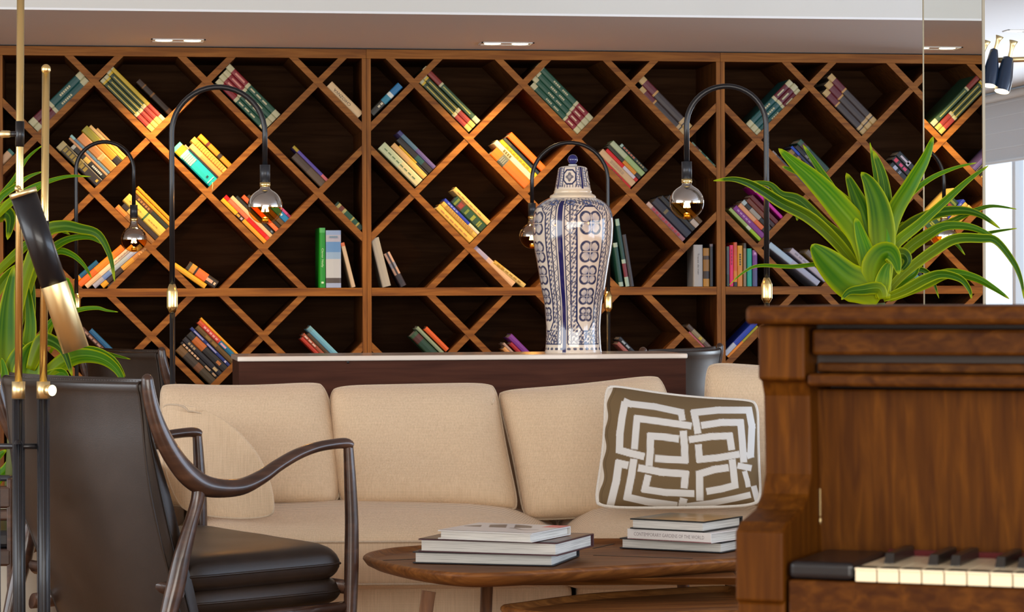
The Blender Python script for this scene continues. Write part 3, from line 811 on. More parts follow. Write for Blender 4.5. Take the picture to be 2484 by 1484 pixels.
def upright(pxa, pxb, ytop, ybot, segs, label, group, lean=0, inset=.012, **kw):
    a0, b0 = ONY(pxa, ybot, YW), ONY(pxb, ybot, YW)
    h = ONY(pxa, ytop, YW).z - ZB1
    r = math.radians(90 - lean)      # lean > 0: the head tips to the left
    a = (-math.cos(r), math.sin(r)); s = (math.sin(r), math.cos(r))
    if lean < 0: a = (math.cos(math.pi - r), math.sin(r)) ; a = (-math.cos(r), math.sin(r)); s = (math.sin(r), math.cos(r))
    t_ = (b0.x - a0.x) * (math.cos(math.radians(lean)))
    z0 = ZB1 + .001 + (max(0, -s[1]) * t_)
    shelf_book((a0.x, z0), a, s, t_, h / max(.5, math.cos(math.radians(lean))), segs, label, group=group, inset=inset, **kw)
GU = 'books standing on the level board'
upright(776, 790, 553, 700, [(.08, '4AA858'), (.92, '0E8A1E')], 'green cookery style hardback standing on the level board, left bookcase', GU, text=('Clever Nelly', .34, .66, .011, 'C8E8B8', 1), marks=((.90, .93, .4, 'D8F0C8', 1),), pages='w', depth=.22)
upright(791.5, 828, 559, 700, [(.08, '88A0C8'), (.12, 'A8A8B8'), (.18, '5A8AC0'), (.12, '8AA8C8'), (.33, 'B8BCC0'), (.09, '4A403C'), (.08, '9AA8C8')], 'wide sky blue book with a cloudy picture standing right of the green hardback', GU, marks=((.1, .13, .55, '6A90A8', 6),), pages='w')
upright(854, 863.5, 590, 700, [(.08, 'C86A40'), (.92, 'C8B090')], 'thin cream book tilting left, just right of the wide sky blue book', GU, lean=14, pages='w')
upright(929, 950, 580, 700, [(1, 'A8A090')], 'thick pale book tilted left, showing light page edges, middle bookcase', GU, lean=14, pages='w')
upright(973, 990, 617, 700, [(.3, 'C8A088'), (.15, '8A8A98'), (.2, 'C09880'), (.35, '2A2028')], 'dark book with cream patches tilted left beside the thick pale book', GU, lean=27, marks=((.0, .9, .3, '1E1A24', 1),))
stack(1238, 710, 'L', [(0, 21, 142, [(.36, '9A94B0'), (.1, 'C8A898'), (.54, 'DDB080')], 'lilac and peach book', {})], 'slanting pair left of the blue white jar', G2, floor=True, ang=43, up=10)
stack(1270, 709, 'L', [(0, 12, 96, [(.3, 'C8A040'), (.7, 'D8B868')], 'yellow cream book', dict(marks=((.1, .9, .3, 'A07818', 6),)))], 'slanting pair left of the blue white jar', G2, floor=True, ang=38, up=10)
upright(1503, 1514, 590, 697, [(.1, '9AB0A0'), (.8, '0F3F38'), (.1, '9AB0A0')], 'short green book with pale ends tilted left, half behind the blue white jar', GU, lean=8)
upright(1519, 1529, 532, 697, [(.1, '8AA898'), (.5, '0E3C36'), (.06, '9AB0A0'), (.2, '6A1A28'), (.14, '9AB0A0')], 'tall dark green book with red band tilted left, right of the jar', GU, lean=9)
upright(1530, 1540, 570, 697, [(1, '302C30')], 'dark grey book tilted left beside the tall dark green book', GU, lean=9)
upright(1684, 1706, 594, 695, [(1, 'A8A6A2')], 'thick light grey book standing near the post, middle bookcase', GU, text=('Traces de mer', .2, .72, .010, '34302E', 1), pages='w')
upright(1707.5, 1722, 602, 695, [(.2, '9A6A18'), (.1, '3A2410'), (.3, '8A5E18'), (.2, '2A1A0C'), (.2, 'B07A18')], 'brown and gold mottled book standing right of the thick grey book', GU)
upright(1723, 1731, 592, 695, [(.06, '6A5A58'), (.94, '14100F')], 'tall thin black book standing beside the mottled gold book', GU)
upright(1764, 1771, 598, 694, [(.1, '4A5A48'), (.6, '46464E'), (.3, '2A3A30')], 'thin grey book standing left of the hot pink book', GU)
upright(1771.5, 1780.5, 595, 694, [(1, 'E00A62')], 'hot pink book standing on the level board, right bookcase', GU, marks=((.1, .5, .3, '9A0840', 5),))
upright(1781, 1790, 588, 694, [(.3, 'C85020'), (.35, 'D05A18'), (.25, 'D88020'), (.1, '141414')], 'rust orange book standing between pink and yellow books', GU)
upright(1790.5, 1803, 596, 694, [(.5, 'D8950A'), (.5, 'D08020')], 'yellow book standing right of the rust orange book', GU, marks=((.2, .5, .3, '4A3808', 5),))
upright(1805, 1812, 590, 694, [(.12, '3A3020'), (.88, '8A7458')], 'thin tan book standing right of the yellow book', GU)
upright(1814, 1825.5, 603, 694, [(1, '08A088')], 'turquoise green book standing on the level board, right bookcase', GU)
upright(1827, 1839, 607, 694, [(.15, '9A58A0'), (.4, '6A2A80'), (.45, '4A4A78')], 'violet book standing at the right end of the coloured row', GU, marks=((.06, .12, .4, 'D8A8D8', 1),))
stack(1983, 703, 'L', [(0, 15, 160, [(.45, 'A8C0D0'), (.55, 'A8ACC0')], 'pale blue long book', {})], 'slanting row on the level board behind right lamp', G2, floor=True, ang=38, up=9)
stack(1993, 703, 'L', [(13, 14, 132, [(1, 'B4ACB8')], 'lilac white book', dict(marks=((.1, .4, .3, '8A8490', 3),)))], 'slanting row just right of the pale blue book', G2, floor=True, ang=40, up=9)
stack(2040, 703, 'L', [(0, 14, 122, [(.15, '6A6058'), (.35, 'A88A48'), (.2, '1A1E28'), (.3, 'C0B8A0')], 'black gold book', {}), (0, 13, 120, [(.1, '6A4A38'), (.9, '1E2028')], 'charcoal book', {})], 'slanting pair behind the wide plant leaf', G2, floor=True, ang=42, up=9)
stack(2236, 702, 'L', [(0, 14, 80, [(.2, '1E242C'), (.14, 'A89070'), (.14, '3A8080'), (.14, 'B03848'), (.14, '4A8A80'), (.24, 'C83048')], 'striped coral teal book', {}), (0, 10, 96, [(1, '161A22')], 'black book', dict(marks=((.1, .2, .5, '9098A0', 1),)))], 'pair low behind the right plant', G2, floor=True, ang=45, up=9)
stack(2096, 602, 'L', [(0, 12, 110, [(1, '3A4A58')], 'slate blue book', {}), (0, 14, 104, [(1, '4A1E1A')], 'dark russet book', {})], "third row's second stack, right bookcase", G2)
# lowest visible row
stack(510, 946, 'L', [(0, 21, 118, [(.2, '6A4A1E'), (.3, '34281A'), (.15, '6A3E18'), (.35, '3A2E16')], 'olive brown wide book', {}), (0, 8, 122, [(1, '14110F')], 'black book with cream letters', dict(marks=((.05, .5, .6, 'D0A880', 6), (.66, .8, .6, 'A88A68', 1), (.86, .95, .6, 'A88A68', 1)))), (0, 14, 124, [(.4, '1C1820'), (.6, '12121E')], 'blue black book', dict(marks=((.12, .32, .4, 'A08A60', 3), (.8, .9, .5, 'B8A070', 1)))), (0, 19, 124, [(.14, '14100C'), (.28, 'B86018'), (.58, '14100E')], 'black orange book', dict(marks=((.76, .86, .4, 'B06A28', 1),))), (0, 8, 130, [(1, '24357A')], 'blue white book', dict(marks=((.08, .75, .45, '9A9AC8', 2), (.87, .91, .6, 'C8C0D8', 1)))), (1, 13, 122, [(1, '5E4410')], 'olive gold book', dict(marks=((.25, .6, .5, '8A6410', 2),))), (0, 12, 128, [(.1, 'C85020'), (.45, 'C83A30'), (.45, '0E6A90')], 'red and blue book', dict(marks=((.14, .52, .4, 'E8A098', 5), (.58, .72, .4, 'D8A0B8', 1)))), (0, 6, 130, [(1, 'E09A14')], 'thin amber book', {})], "lowest stack, beside the marble cabinet", G2)
stack(229, 946, 'L', [(70, 11, 118, [(1, '4A2E24')], 'brown book', dict(marks=((.1, .8, .4, 'A88070', 6),))), (0, 12, 100, [(1, '0E5A8A')], 'blue book', {})], "low stack behind the left plant", G2)
stack(776, 946, 'L', [(46, 9, 112, [(1, 'B03018')], 'red orange book', {}), (0, 9, 116, [(1, '9A4A30')], 'rust book', dict(marks=((.05, .4, .4, 'D8B8A8', 3),))), (0, 9, 108, [(1, '4A3418')], 'dark olive book', {}), (0, 14, 118, [(.1, '6A9AA8'), (.9, '6AA8C0')], 'light blue book', {})], "low stack peeping over the marble top, left", G2)
stack(1004, 944, 'L', [(76, 22, 88, [(.1, '2A4A2A'), (.2, '4A2018'), (.7, '103A24')], 'dark green book', {}), (2, 9, 92, [(1, '8A9A78')], 'pale green thin book', {}), (3, 12, 76, [(1, 'D85A18')], 'orange book', {})], "low stack peeping over the marble top, centre", G2)
stack(1268, 944, 'L', [(26, 10, 96, [(1, 'D89A58')], 'amber book', {}), (0, 6, 104, [(1, 'B89A88')], 'whitish thin book', {}), (4, 10, 92, [(1, 'A01418')], 'red book', {}), (0, 14, 106, [(1, '7A3090')], 'purple book', {})], "low stack peeping over the marble top, right", G2)
stack(1527, 944, 'L', [(48, 10, 92, [(1, 'A05A50')], 'dusty pink book', {}), (0, 12, 98, [(1, '14161C')], 'black book', dict(marks=((.1, .4, .4, '9AA8B0', 2),)))], "low stack peeping out right of the jar", G2)
stack(1737, 895, 'L', [(1, 11, 104, [(1, 'B8505A')], 'rose pink book', {}), (0, 13, 118, [(.15, '4A3828'), (.35, '8A7A58'), (.5, '5A4438')], 'flowered brown book', dict(marks=((.35, .42, .6, 'B8A028', 1),)))], "low sloping board by the post, middle bookcase", G2)
stack(1774, 885, 'R', [(0, 14, 108, [(.5, 'A8A00A'), (.5, 'E88A0C')], 'olive and orange book', {}), (0, 13, 112, [(.68, '1038A8'), (.32, 'B8C0D0')], 'blue and white book', {})], "low sloping pair by the piano corner", G2)
stack(-40, 464, 'R', [(4, 18, 108, [(.07, '2A6A60'), (.86, 'C8A078'), (.07, '2A6A60')], 'cream book with teal ends', {})], "second row behind the brass lamp poles", G2)

# ------------------------------------------------------------------ upholstery helper
def cushion_geo(C, T, n_out, bows=((0, 0, 0), (0, 0, 0), (0, 0, 0), (0, 0, 0)), nu=26, nv=22, p=5.0, q=0.45, wrinkle=0.0, seed=0, dent=None, rnd_c=0.055, back=1.0):
    """C: TL TR BR BL corners, n_out unit vector toward the front, bows: (sideways) arcs of top,right,bottom,left edges as 3D vectors"""
    C = [Vector(c) for c in C]
    n_out = Vector(n_out).normalized()
    rnd = random.Random(seed)
    ph = [rnd.uniform(0, 6.28) for _ in range(8)]
    def S(u, v):
        P = C[0] * ((1 - u) * (1 - v)) + C[1] * (u * (1 - v)) + C[2] * (u * v) + C[3] * ((1 - u) * v)
        bt, br, bb_, bl = bows
        fu, fv = 4 * u * (1 - u), 4 * v * (1 - v)
        ctr = (C[0] + C[1] + C[2] + C[3]) / 4
        P = ctr + (P - ctr) * (1 - rnd_c * (abs(2 * u - 1) * abs(2 * v - 1)) ** 7)
        P = P + Vector(bt) * (fu * (1 - v) ** 2) + Vector(bb_) * (fu * v ** 2) + Vector(bl) * (fv * (1 - u) ** 2) + Vector(br) * (fv * u ** 2)
        return P
    def H(u, v):
        a, b = abs(2 * u - 1), abs(2 * v - 1)
        h = max(0.0, 1 - a ** p) ** q * max(0.0, 1 - b ** p) ** q
        if wrinkle:
            e = (a ** 4 + b ** 4) * .5
            h += wrinkle * (math.sin(9 * u + ph[0] + 5 * v) * .4 + math.sin(17 * v + ph[1] - 7 * u) * .3 + math.sin(31 * (u + v) + ph[2]) * .25 * (e + .2)) * h
        return h
    rows_f, rows_b = [], []
    def par(i, n):
        t_ = i / n
        return 0.5 - 0.5 * math.cos(math.pi * t_) if True else t_
    for j in range(nv + 1):
        v = par(j, nv)
        rf, rb = [], []
        for i in range(nu + 1):
            u = par(i, nu)
            P = S(u, v)
            h = H(u, v)
            rf.append(P + n_out * (T / 2 * h))
            rb.append(P - n_out * (T / 2 * h * back))
        rows_f.append(rf); rows_b.append(rb[::-1])
    edge = [S(par(i, nu), 0) for i in range(nu)] + [S(1, par(j, nv)) for j in range(nv)] + [S(1 - par(i, nu), 1) for i in range(nu)] + [S(0, 1 - par(j, nv)) for j in range(nv)]
    return rows_f, rows_b, edge
def cushion(name, parent, C, T, n_out, mat, pipe=None, pr=0.004, **kw):
    rf, rb, edge = cushion_geo(C, T, n_out, **kw)
    m = MB()
    m.grid(rf, mat); m.grid(rb, mat)
    o = build(name, m, parent)
    if pipe:
        m = MB()
        e = edge + [edge[0], edge[1]]
        m.tube(e, pr, pipe, 8, caps=False)
        build('piping', m, o)
    return o
TOC = -FW

# ------------------------------------------------------------------ sofa
D_BK, D_FR = 7.22, 6.72
t = thing('sofa', 'long cream linen sofa with loose back cushions behind the coffee tables', 'sofa', tuple(Vector((PT(1200, 1000, 7.2).x, PT(1200, 1000, 7.2).y, 0))))
# frame: one axis along the room (camera-right), seen almost square on
def SP(px, f, z):       # a point of the sofa, px measured at its own depth
    return RF((px - 1242) / FPX * f, f, z)
sx0, sx1 = 300, 1990
m = MB()
def fbox(mb, r0, r1, f0, f1, z0, z1, mat):
    c = RF((r0 + r1) / 2, (f0 + f1) / 2, (z0 + z1) / 2)
    mb.box(c, R0 * ((r1 - r0) / 2), FW * ((f1 - f0) / 2), Vector((0, 0, (z1 - z0) / 2)), mat)
rL, rM, rR = (370 - 1242) / FPX * 6.74, (1391 - 1242) / FPX * 6.74, (1960 - 1242) / FPX * 6.74
fbox(m, rL, rM - .006, 6.76, 7.36, 0.06, 0.305, M_sofa); build('base', m, t, bevel=.025, seg=4)
m = MB(); fbox(m, rM + .006, rR, 6.76, 7.36, 0.06, 0.305, M_sofa); build('base', m, t, bevel=.025, seg=4)
m = MB(); fbox(m, rL, rR, 7.36, 7.50, 0.06, 0.735, M_sofa); build('back_frame', m, t, bevel=.03, seg=4)
m = MB(); fbox(m, rR, rR + .16, 6.76, 7.50, 0.06, 0.60, M_sofa); build('arm', m, t, bevel=.04, seg=4)
m = MB(); fbox(m, rL - .16, rL, 6.76, 7.50, 0.06, 0.60, M_sofa); build('arm', m, t, bevel=.04, seg=4)
for r_ in (rL + .05, rR - .05):
    for f_ in (6.82, 7.44):
        m = MB(); m.lathe(RF(r_, f_, 0), [(.0, 0), (.018, 0), (.024, .06), (0, .06)], M_chairwood, 14); build('leg', m, t)
def seat_cushion(px0, px1, zt, cr_):
    a, b = (px0 - 1242) / FPX * 6.74, (px1 - 1242) / FPX * 6.74
    T_ = .155
    nu, nv, nk = 40, 30, 10
    zc_ = zt - T_ / 2
    top, bot = [], []
    m = MB()
    rows = []
    # superellipse cushion: rings from the top centre to the bottom centre
    R_ = []
    for j in range(nv + 1):
        phi = -math.pi / 2 + math.pi * j / nv
        row = []
        for i in range(64):
            th = 2 * math.pi * i / 64
            ct, st = math.cos(th), math.sin(th)
            cp, sp = math.cos(phi), math.sin(phi)
            e1, e2 = 0.28, 0.16
            f = lambda x, e: math.copysign(abs(x) ** e, x)
            x = f(cp, e1) * f(ct, e2); y = f(cp, e1) * f(st, e2); z = f(sp, e1)
            # crown and a soft fall toward each end
            dz = cr_ * (1 - x * x * abs(x)) * (1 - y * y) * (1 if z > 0 else .1)
            dz -= .018 * max(0, abs(x) - .72) / .28 * (1 if z > 0 else 0)
            row.append(RF((a + b) / 2 + x * (b - a) / 2, 7.05 + y * .335, zc_ + z * T_ / 2 + dz))
        rows.append(row)
    m.grid(rows, M_sofa, closed=True)
    o = build('seat_cushion', m, t)
    for zz in (zc_ + T_ / 2 - .028, zc_ - T_ / 2 + .022):
        m = MB()
        pts = []
        for i in range(97):
            th = 2 * math.pi * i / 96
            ct, st = math.cos(th), math.sin(th)
            x = math.copysign(abs(ct) ** .16, ct); y = math.copysign(abs(st) ** .16, st)
            pts.append(RF((a + b) / 2 + x * (b - a) / 2 * .9995, 7.05 + y * .3355, zz))
        m.tube(pts, .0028, M_pipe, 6, caps=False)
        build('piping', m, o)
seat_cushion(380, 1358, .440, .052)
seat_cushion(1360, 1960, .437, .050)
def up3(px): return UR * (px / FPX * 7.2)
def rt3(px): return R0 * (px / FPX * 7.2)
def bq(tl, tr, br, bl, dt=7.26, db=7.06):
    return [PT(*tl, dt), PT(*tr, dt), PT(*br, db), PT(*bl, db)]
nb = (TOC + Vector((0, 0, .12))).normalized()
cushion('back_cushion', t, bq((386, 930), (786, 926), (826, 1222), (392, 1228)), .17, nb, M_sofa, M_pipe, bows=(up3(-9), rt3(10), up3(0), rt3(6)), wrinkle=.05, seed=3)
cushion('back_cushion', t, bq((800, 938), (1203, 930), (1262, 1240), (826, 1228)), .18, nb, M_sofa, M_pipe, bows=(up3(0), rt3(-6), up3(6), rt3(-6)), wrinkle=.035, seed=5)
cushion('back_cushion', t, bq((1202, 948), (1604, 908), (1650, 1240), (1270, 1262)), .17, nb, M_sofa, M_pipe, bows=(up3(-6), rt3(12), up3(0), rt3(8)), wrinkle=.05, seed=9)
cushion('back_cushion', t, bq((1714, 880), (2000, 900), (2010, 1240), (1716, 1240), dt=7.28, db=7.14), .16, nb, M_sofa, M_pipe, bows=(up3(0), rt3(0), up3(0), rt3(-4)), wrinkle=.07, seed=11)
# zip pull on the middle cushion's corner
m = MB(); q = PT(1199, 966, 7.13); m.tube([q, q + Vector((-.004, -.002, -.010)), q + Vector((-.008, -.003, -.016))], [.0022, .003, .0022], M_pipe, 8); build('zip_pull', m, t)

# plain cream pillow leaning at the left
t = thing('throw_pillow', 'plain cream throw pillow leaning at the left end of the sofa behind the chair arm', 'pillow', tuple(PT(560, 1250, 6.93)))
n = (TOC * .72 + R0 * .62 + Vector((0, 0, .28))).normalized()
cushion('pillow_body', t, [PT(392, 985, 6.96), PT(455, 990, 6.85), PT(672, 1250, 6.72), PT(440, 1236, 6.88)], .13, n, M_sofa, M_pipe, pr=.0025, bows=(up3(6), up3(38) + rt3(36), up3(-12), rt3(-20)), wrinkle=.05, seed=21, q=.6, p=3.2)

# patterned pillow at the right
t = thing('patterned_pillow', 'taupe pillow with interlaced white square bands, leaning at the right of the sofa', 'pillow', tuple(PT(1650, 1240, 6.85)))
def ZP(x, y): return (1400 + x / 2.34, 850 + y / 2.34)
STROKES = [
 ([(262, 285), (300, 302), (440, 318), (590, 350), (598, 398)], 17), ([(272, 290), (255, 380), (243, 470), (240, 565), (300, 582), (382, 602)], 19),
 ([(325, 560), (332, 470), (340, 385), (440, 398), (650, 428)], 18), ([(408, 655), (415, 570), (416, 485), (490, 490), (578, 502)], 19),
 ([(602, 455), (610, 550), (612, 622), (530, 618), (442, 612)], 19),
 ([(686, 472), (676, 410), (664, 352), (800, 338), (975, 338), (992, 430), (985, 590), (962, 598)], 18),
 ([(704, 425), (820, 408), (928, 408), (938, 520), (946, 635)], 18), ([(634, 506), (760, 488), (866, 484), (878, 565)], 18),
 ([(688, 532), (694, 618), (800, 608), (922, 588)], 18),
 ([(290, 652), (236, 640), (222, 740), (186, 888)], 20), ([(322, 615), (308, 710), (284, 832), (400, 858), (568, 880)], 19),
 ([(346, 665), (480, 690), (615, 700), (607, 782)], 19), ([(404, 706), (384, 788), (500, 805), (665, 812)], 18),
 ([(606, 838), (598, 870), (592, 900)], 20), ([(860, 664), (780, 675), (694, 700), (696, 852)], 19),
 ([(880, 617), (888, 690), (896, 765), (820, 785), (734, 800)], 18), ([(910, 652), (990, 668)], 16), ([(950, 684), (966, 740), (972, 775)], 13),
 ([(620, 884), (760, 866), (900, 838), (985, 818)], 16), ([(1002, 768), (1018, 830), (1032, 880)], 15)]
TA = np.array([0.185, 0.125, 0.062]); WH = np.array([0.74, 0.73, 0.70]); CRM = np.array([0.80, 0.74, 0.64])
def seg_d(P, a, b):
    a = np.array(a, float); b = np.array(b, float)
    d = b - a
    u = np.clip(((P - a) @ d) / (d @ d), 0, 1)
    q = P - (a + u[:, None] * d)
    return np.abs(q).max(axis=1) if False else np.sqrt((q ** 2).sum(1))
Cz = [(160, 192), (1024, 283), (1044, 874), (96, 884)]
C = [PT(*ZP(*c), d) for c, d in zip(Cz, (7.00, 6.96, 6.78, 6.80))]
pn = (TOC + Vector((0, 0, .22)) - R0 * .12).normalized()
rf, rb, edge = cushion_geo(C, .15, pn, bows=(up3(-10), rt3(-4), up3(-3), rt3(10)), nu=300, nv=220, p=3.6, q=.55, wrinkle=.05, seed=4)
m = MB()
m.grid(rf, M_pill)
pts = np.array([p for r in rf for p in r])
q = pts - np.array(OC); d = q @ np.array(FW)
zx = ((1242 + FPX * (q @ np.array(RR)) / d) - 1400) * 2.34
zy = ((742 - SH - FPX * (q @ np.array(UR)) / d) - 850) * 2.34
Pz = np.stack([zx, zy], 1)
wgt = np.zeros(len(Pz))
for pl, hw in STROKES:
    hw = hw + 1.5
    for i in range(len(pl) - 1):
        p0_, p1_ = np.array(pl[i], float), np.array(pl[i + 1], float)
        dv = p1_ - p0_; ln = np.hypot(*dv); dv /= ln
        al_ = (Pz - p0_) @ dv
        ac_ = np.abs((Pz - p0_) @ np.array([-dv[1], dv[0]]))
        e0 = 0.0 if i == 0 else hw * .8
        e1 = 0.0 if i == len(pl) - 2 else hw * .8
        k_ = np.minimum(np.minimum(al_ + e0, ln + e1 - al_), hw - ac_)
        wgt = np.maximum(wgt, np.clip(k_ / 3 + .5, 0, 1))
colr = TA[None] * (1 - wgt[:, None]) + WH[None] * wgt[:, None]
xb_ = np.interp(Pz[:, 1], [215, 300, 400, 600, 760, 880], [196, 176, 166, 156, 142, 118]) + 7 * np.sin(Pz[:, 1] / 27.0)
kk = np.clip((xb_ - Pz[:, 0]) / 4 + .5, 0, 1)[:, None]
colr = colr * (1 - kk) + CRM[None] * kk
kk = np.clip(1 - np.abs(Pz[:, 0] - xb_ - 16) / 3, 0, 1)[:, None] * .6
colr = colr * (1 - kk) + TA[None] * .45 * kk
col_f = np.concatenate([colr, np.ones((len(colr), 1))], 1)
build('front_panel', m, t, paint=col_f)
m = MB(); m.grid(rb, M_pcream); build('back_panel', m, t)
m = MB(); m.tube(edge + [edge[0]], .006, M_pcream, 6, caps=False)
build('seam', m, t)

# ------------------------------------------------------------------ marble topped cabinet and jar
cw0, cw1 = PT(575, 870, 8.0), PT(1670, 860, 8.0)
yc0 = (cw0.y + cw1.y) / 2
x0, x1 = cw0.x, ONY(1668, 860, yc0).x
x0 = ONY(576, 870, yc0).x
zm = ONY(1100, 861, yc0).z
t = thing('cabinet', 'low dark wood cabinet with a marble top behind the sofa, under the jar', 'cabinet', ((x0 + x1) / 2, yc0 + .2, 0))
m = MB(); m.bb(x0 + .004, x1 - .004, yc0 + .004, yc0 + .40, 0.0, zm - .0155, M_cab); build('body', m, t, bevel=.0015)
m = MB(); m.bb(x0, x1, yc0, yc0 + .405, zm - .015, zm, M_marble); build('marble_top', m, t, bevel=.003)
m = MB(); q = ONY(844, 878, yc0); m.lathe(q, [(0, 0.001), (.004, 0.001), (.004, 0)], M_black, 12, axis=(0, -1, 0)); build('screw_cap', m, t)
jc = ONZ(1391, 857.5, zm)
jc = ONY(1391, 857, yc0 + .2); jc.z = zm
K = (jc - OC).dot(FW) / FPX      # metres per photo pixel at the jar
prof = [(853, 69), (851, 70), (845, 69), (835, 68), (820, 67.2), (800, 66.5), (780, 67), (760, 68.5), (735, 70.5), (715, 74), (700, 77.5), (680, 81), (665, 83.2), (648, 86), (630, 89), (612, 92.5), (595, 95), (578, 97.2), (560, 98.3), (545, 98.8), (530, 98), (515, 95.5), (503, 91), (495, 85), (487, 75), (481, 64), (477, 56)]
t = thing('ginger_jar', 'tall lidded blue and white porcelain jar standing on the marble cabinet top', 'jar', tuple(jc))
def resample(pr, n):
    P = np.array(cat_spline([(a, b) for a, b in pr], 8))
    dd = np.r_[0, np.cumsum(np.hypot(*np.diff(P, axis=0).T))]
    s_ = np.linspace(0, dd[-1], n)
    return np.interp(s_, dd, P[:, 0]), np.interp(s_, dd, P[:, 1])
def vase_paint(A, Yp, Rr_, lid=False):
    """A angle (deg, toward camera-right), Yp height in photo px, Rr_ radius px -> colour"""
    cream = np.array([.80, .73, .62]); dk = np.array([.010, .022, .095]); mid = np.array([.075, .13, .33]); navy = np.array([.012, .014, .11])
    col = np.tile(cream, (len(A), 1))
    def blend(mask, c, s=1.0):
        k = np.clip(mask, 0, 1)[:, None] * s
        col[:] = col * (1 - k) + np.array(c) * k
    ph = 25.0 if not lid else -13.0
    dl = (A - ph + 45) % 90 - 45
    u = np.radians(dl) * Rr_                   # arc px from the panel centre
    ue = np.radians(45) * Rr_
    soft = lambda d, w: np.clip((w * 1.3 - d) / 1.1 + .5, 0, 1)
    au = np.abs(u)
    if not lid:
        body = (Yp > 484) & (Yp < 830)
        # foliage band beside the panel
        pw = np.radians(21) * Rr_ * np.clip(1 - .10 * (Yp - 560) / 240, .8, 1.0)
        # panel outline with stepped ends
        top, bot = 500, 800
        ch = np.clip((top + 22 - Yp) / 22, 0, 1) + np.clip((Yp - (bot - 24)) / 24, 0, 1)
        lim = pw * (1 - .62 * np.clip(ch, 0, 1))
        inside = (au < lim) & (Yp > top) & (Yp < bot)
        band = body & (~inside) & (np.radians(dl * 0 + 29) * Rr_ > au)
        v = Yp
        leaf = (np.sin(v * .36 + u * .28) * np.sin(v * .19 - u * .42) + .55 * np.sin(v * .61 + u * .7)) > .15
        blend((band & leaf).astype(float), dk, .85)
        leaf2 = (np.sin(v * .5 - u * .5) * np.cos(u * .8 + v * .13)) > .45
        blend((band & leaf2).astype(float), mid, .6)
        for ang, wd in ((30.5, 1.5), (38.5, 1.2)):
            blend(soft(np.abs(au - np.radians(ang) * Rr_), wd) * body, dk, .95)
        # trellis between the two lines
        tb = (au > np.radians(31) * Rr_) & (au < np.radians(38.5) * Rr_) & body
        w_ = np.radians(7.5) * Rr_
        tt = (au - np.radians(31) * Rr_) / w_
        zz = np.abs(((Yp / 24.0) % 1) * 2 - 1)
        blend((tb & (np.abs(tt - zz) < .13)).astype(float), dk, .8)
        blend((tb & (np.hypot((tt - .5) * w_, ((Yp + 12) % 24 - 12)) < 2.0)).astype(float), dk, .8)
        # panel outline
        edge_d = np.abs(au - lim)
        blend(soft(edge_d, 1.6) * ((Yp > top) & (Yp < bot)), dk)
        blend(soft(np.abs(Yp - top), 1.5) * (au < pw * .38), dk); blend(soft(np.abs(Yp - bot), 1.5) * (au < pw * .38), dk)
        # rosettes
        for fy, fr in ((540, 27), (609, 24.5), (665, 21.5), (716, 18.5), (759, 15.5)):
            x_ = u / fr; y_ = (Yp - fy) / fr
            pr_ = np.full(len(A), 9.0)
            for sx_ in (-1, 1):
                for sy_ in (-1, 1):
                    pr_ = np.minimum(pr_, np.hypot(x_ - .47 * sx_, y_ - .47 * sy_))
            inn = pr_ < .50
            sh = np.clip(1 - np.hypot(x_, y_) / .8, 0, 1)
            blend(inn.astype(float), mid, .18); blend(inn * sh, mid, .75)
            blend(soft(np.abs(pr_ - .50) * fr, 2.0), dk, .95)
            an = np.arctan2(y_, x_)
            blend(((pr_ > .33) & inn & (np.cos(an * 8) > .2)).astype(float), dk, .8)
            blend(soft(np.hypot(x_, y_) * fr, 3.0), dk, .8)
            blend(((np.minimum(np.abs(x_), np.abs(y_)) < .045) & (np.hypot(x_, y_) < .8)).astype(float), cream, .8)
        # foot
        blend(soft(np.abs(Yp - 831), 1.3) * (au < np.radians(38) * Rr_), dk)
        fb = (Yp > 836) & (Yp < 849)
        mo = np.hypot(((u + 200) % 15 - 7.5) / 4.6, (Yp - 842.5) / 3.6) < 1
        blend((fb & mo).astype(float), dk, .9)
        sc1 = (Yp > 803) & (Yp < 829) & (au < np.radians(29) * Rr_)
        blend((sc1 & ((np.sin(au * .55 + 1) * np.sin(Yp * .42) + .4 * np.sin(au * .9 - Yp * .5)) > .2)).astype(float), dk, .85)
        # shoulder dots
        shd = (Yp < 500) & (Yp > 480)
        blend((shd & ((np.sin(u * .5) * np.sin(Yp * .8 + u * .2)) > .35)).astype(float), dk, .8)
        for a_ in (0, 30):
            rr_ = np.hypot((au - np.radians(a_) * Rr_) / 9, (Yp - 491) / 5)
            blend(soft(np.abs(rr_ - 1) * 6, 1.2), mid, .9)
        st = np.abs(au - ue) < np.radians(3.4) * Rr_ + .5
        blend((st & (Yp > 486) & (Yp < 852)).astype(float), navy)
    else:
        body = (Yp > 404) & (Yp < 452)
        lf = (np.sin(Yp * .7 + u * .5) * np.sin(Yp * .33 - u * .7)) > .1
        blend((body & lf & (au > np.radians(24) * Rr_) & (au < np.radians(37) * Rr_)).astype(float), mid, .9)
        box = np.maximum(np.abs(u) / 15, np.abs(Yp - 428) / 17)
        oct_ = np.maximum(box, (np.abs(u) / 15 + np.abs(Yp - 428) / 17) * .68)
        blend(soft(np.abs(oct_ - 1) * 15, 1.3), dk)
        rr_ = np.hypot(u / 10, (Yp - 428) / 11.5)
        blend(((rr_ < 1) & (np.cos(4 * np.arctan2((Yp - 428), u)) * .18 + .82 > rr_)).astype(float), dk, .8)
        blend((rr_ < .35).astype(float), cream, .4)
        for ang in (24, 37):
            blend(soft(np.abs(au - np.radians(ang) * Rr_), 1.0) * body, dk, .9)
        sb = (Yp > 446) & (Yp < 453) & (np.sin(u * .9) > .2)
        blend(sb.astype(float), dk, .7)
        st = np.abs(au - ue) < 3.0
        blend((st & (Yp > 404) & (Yp < 456)).astype(float), navy)
        col[Yp > 457] = cream * np.array([1.02, .98, .86])
    return col
AX0 = math.atan2(TOC.y, TOC.x)
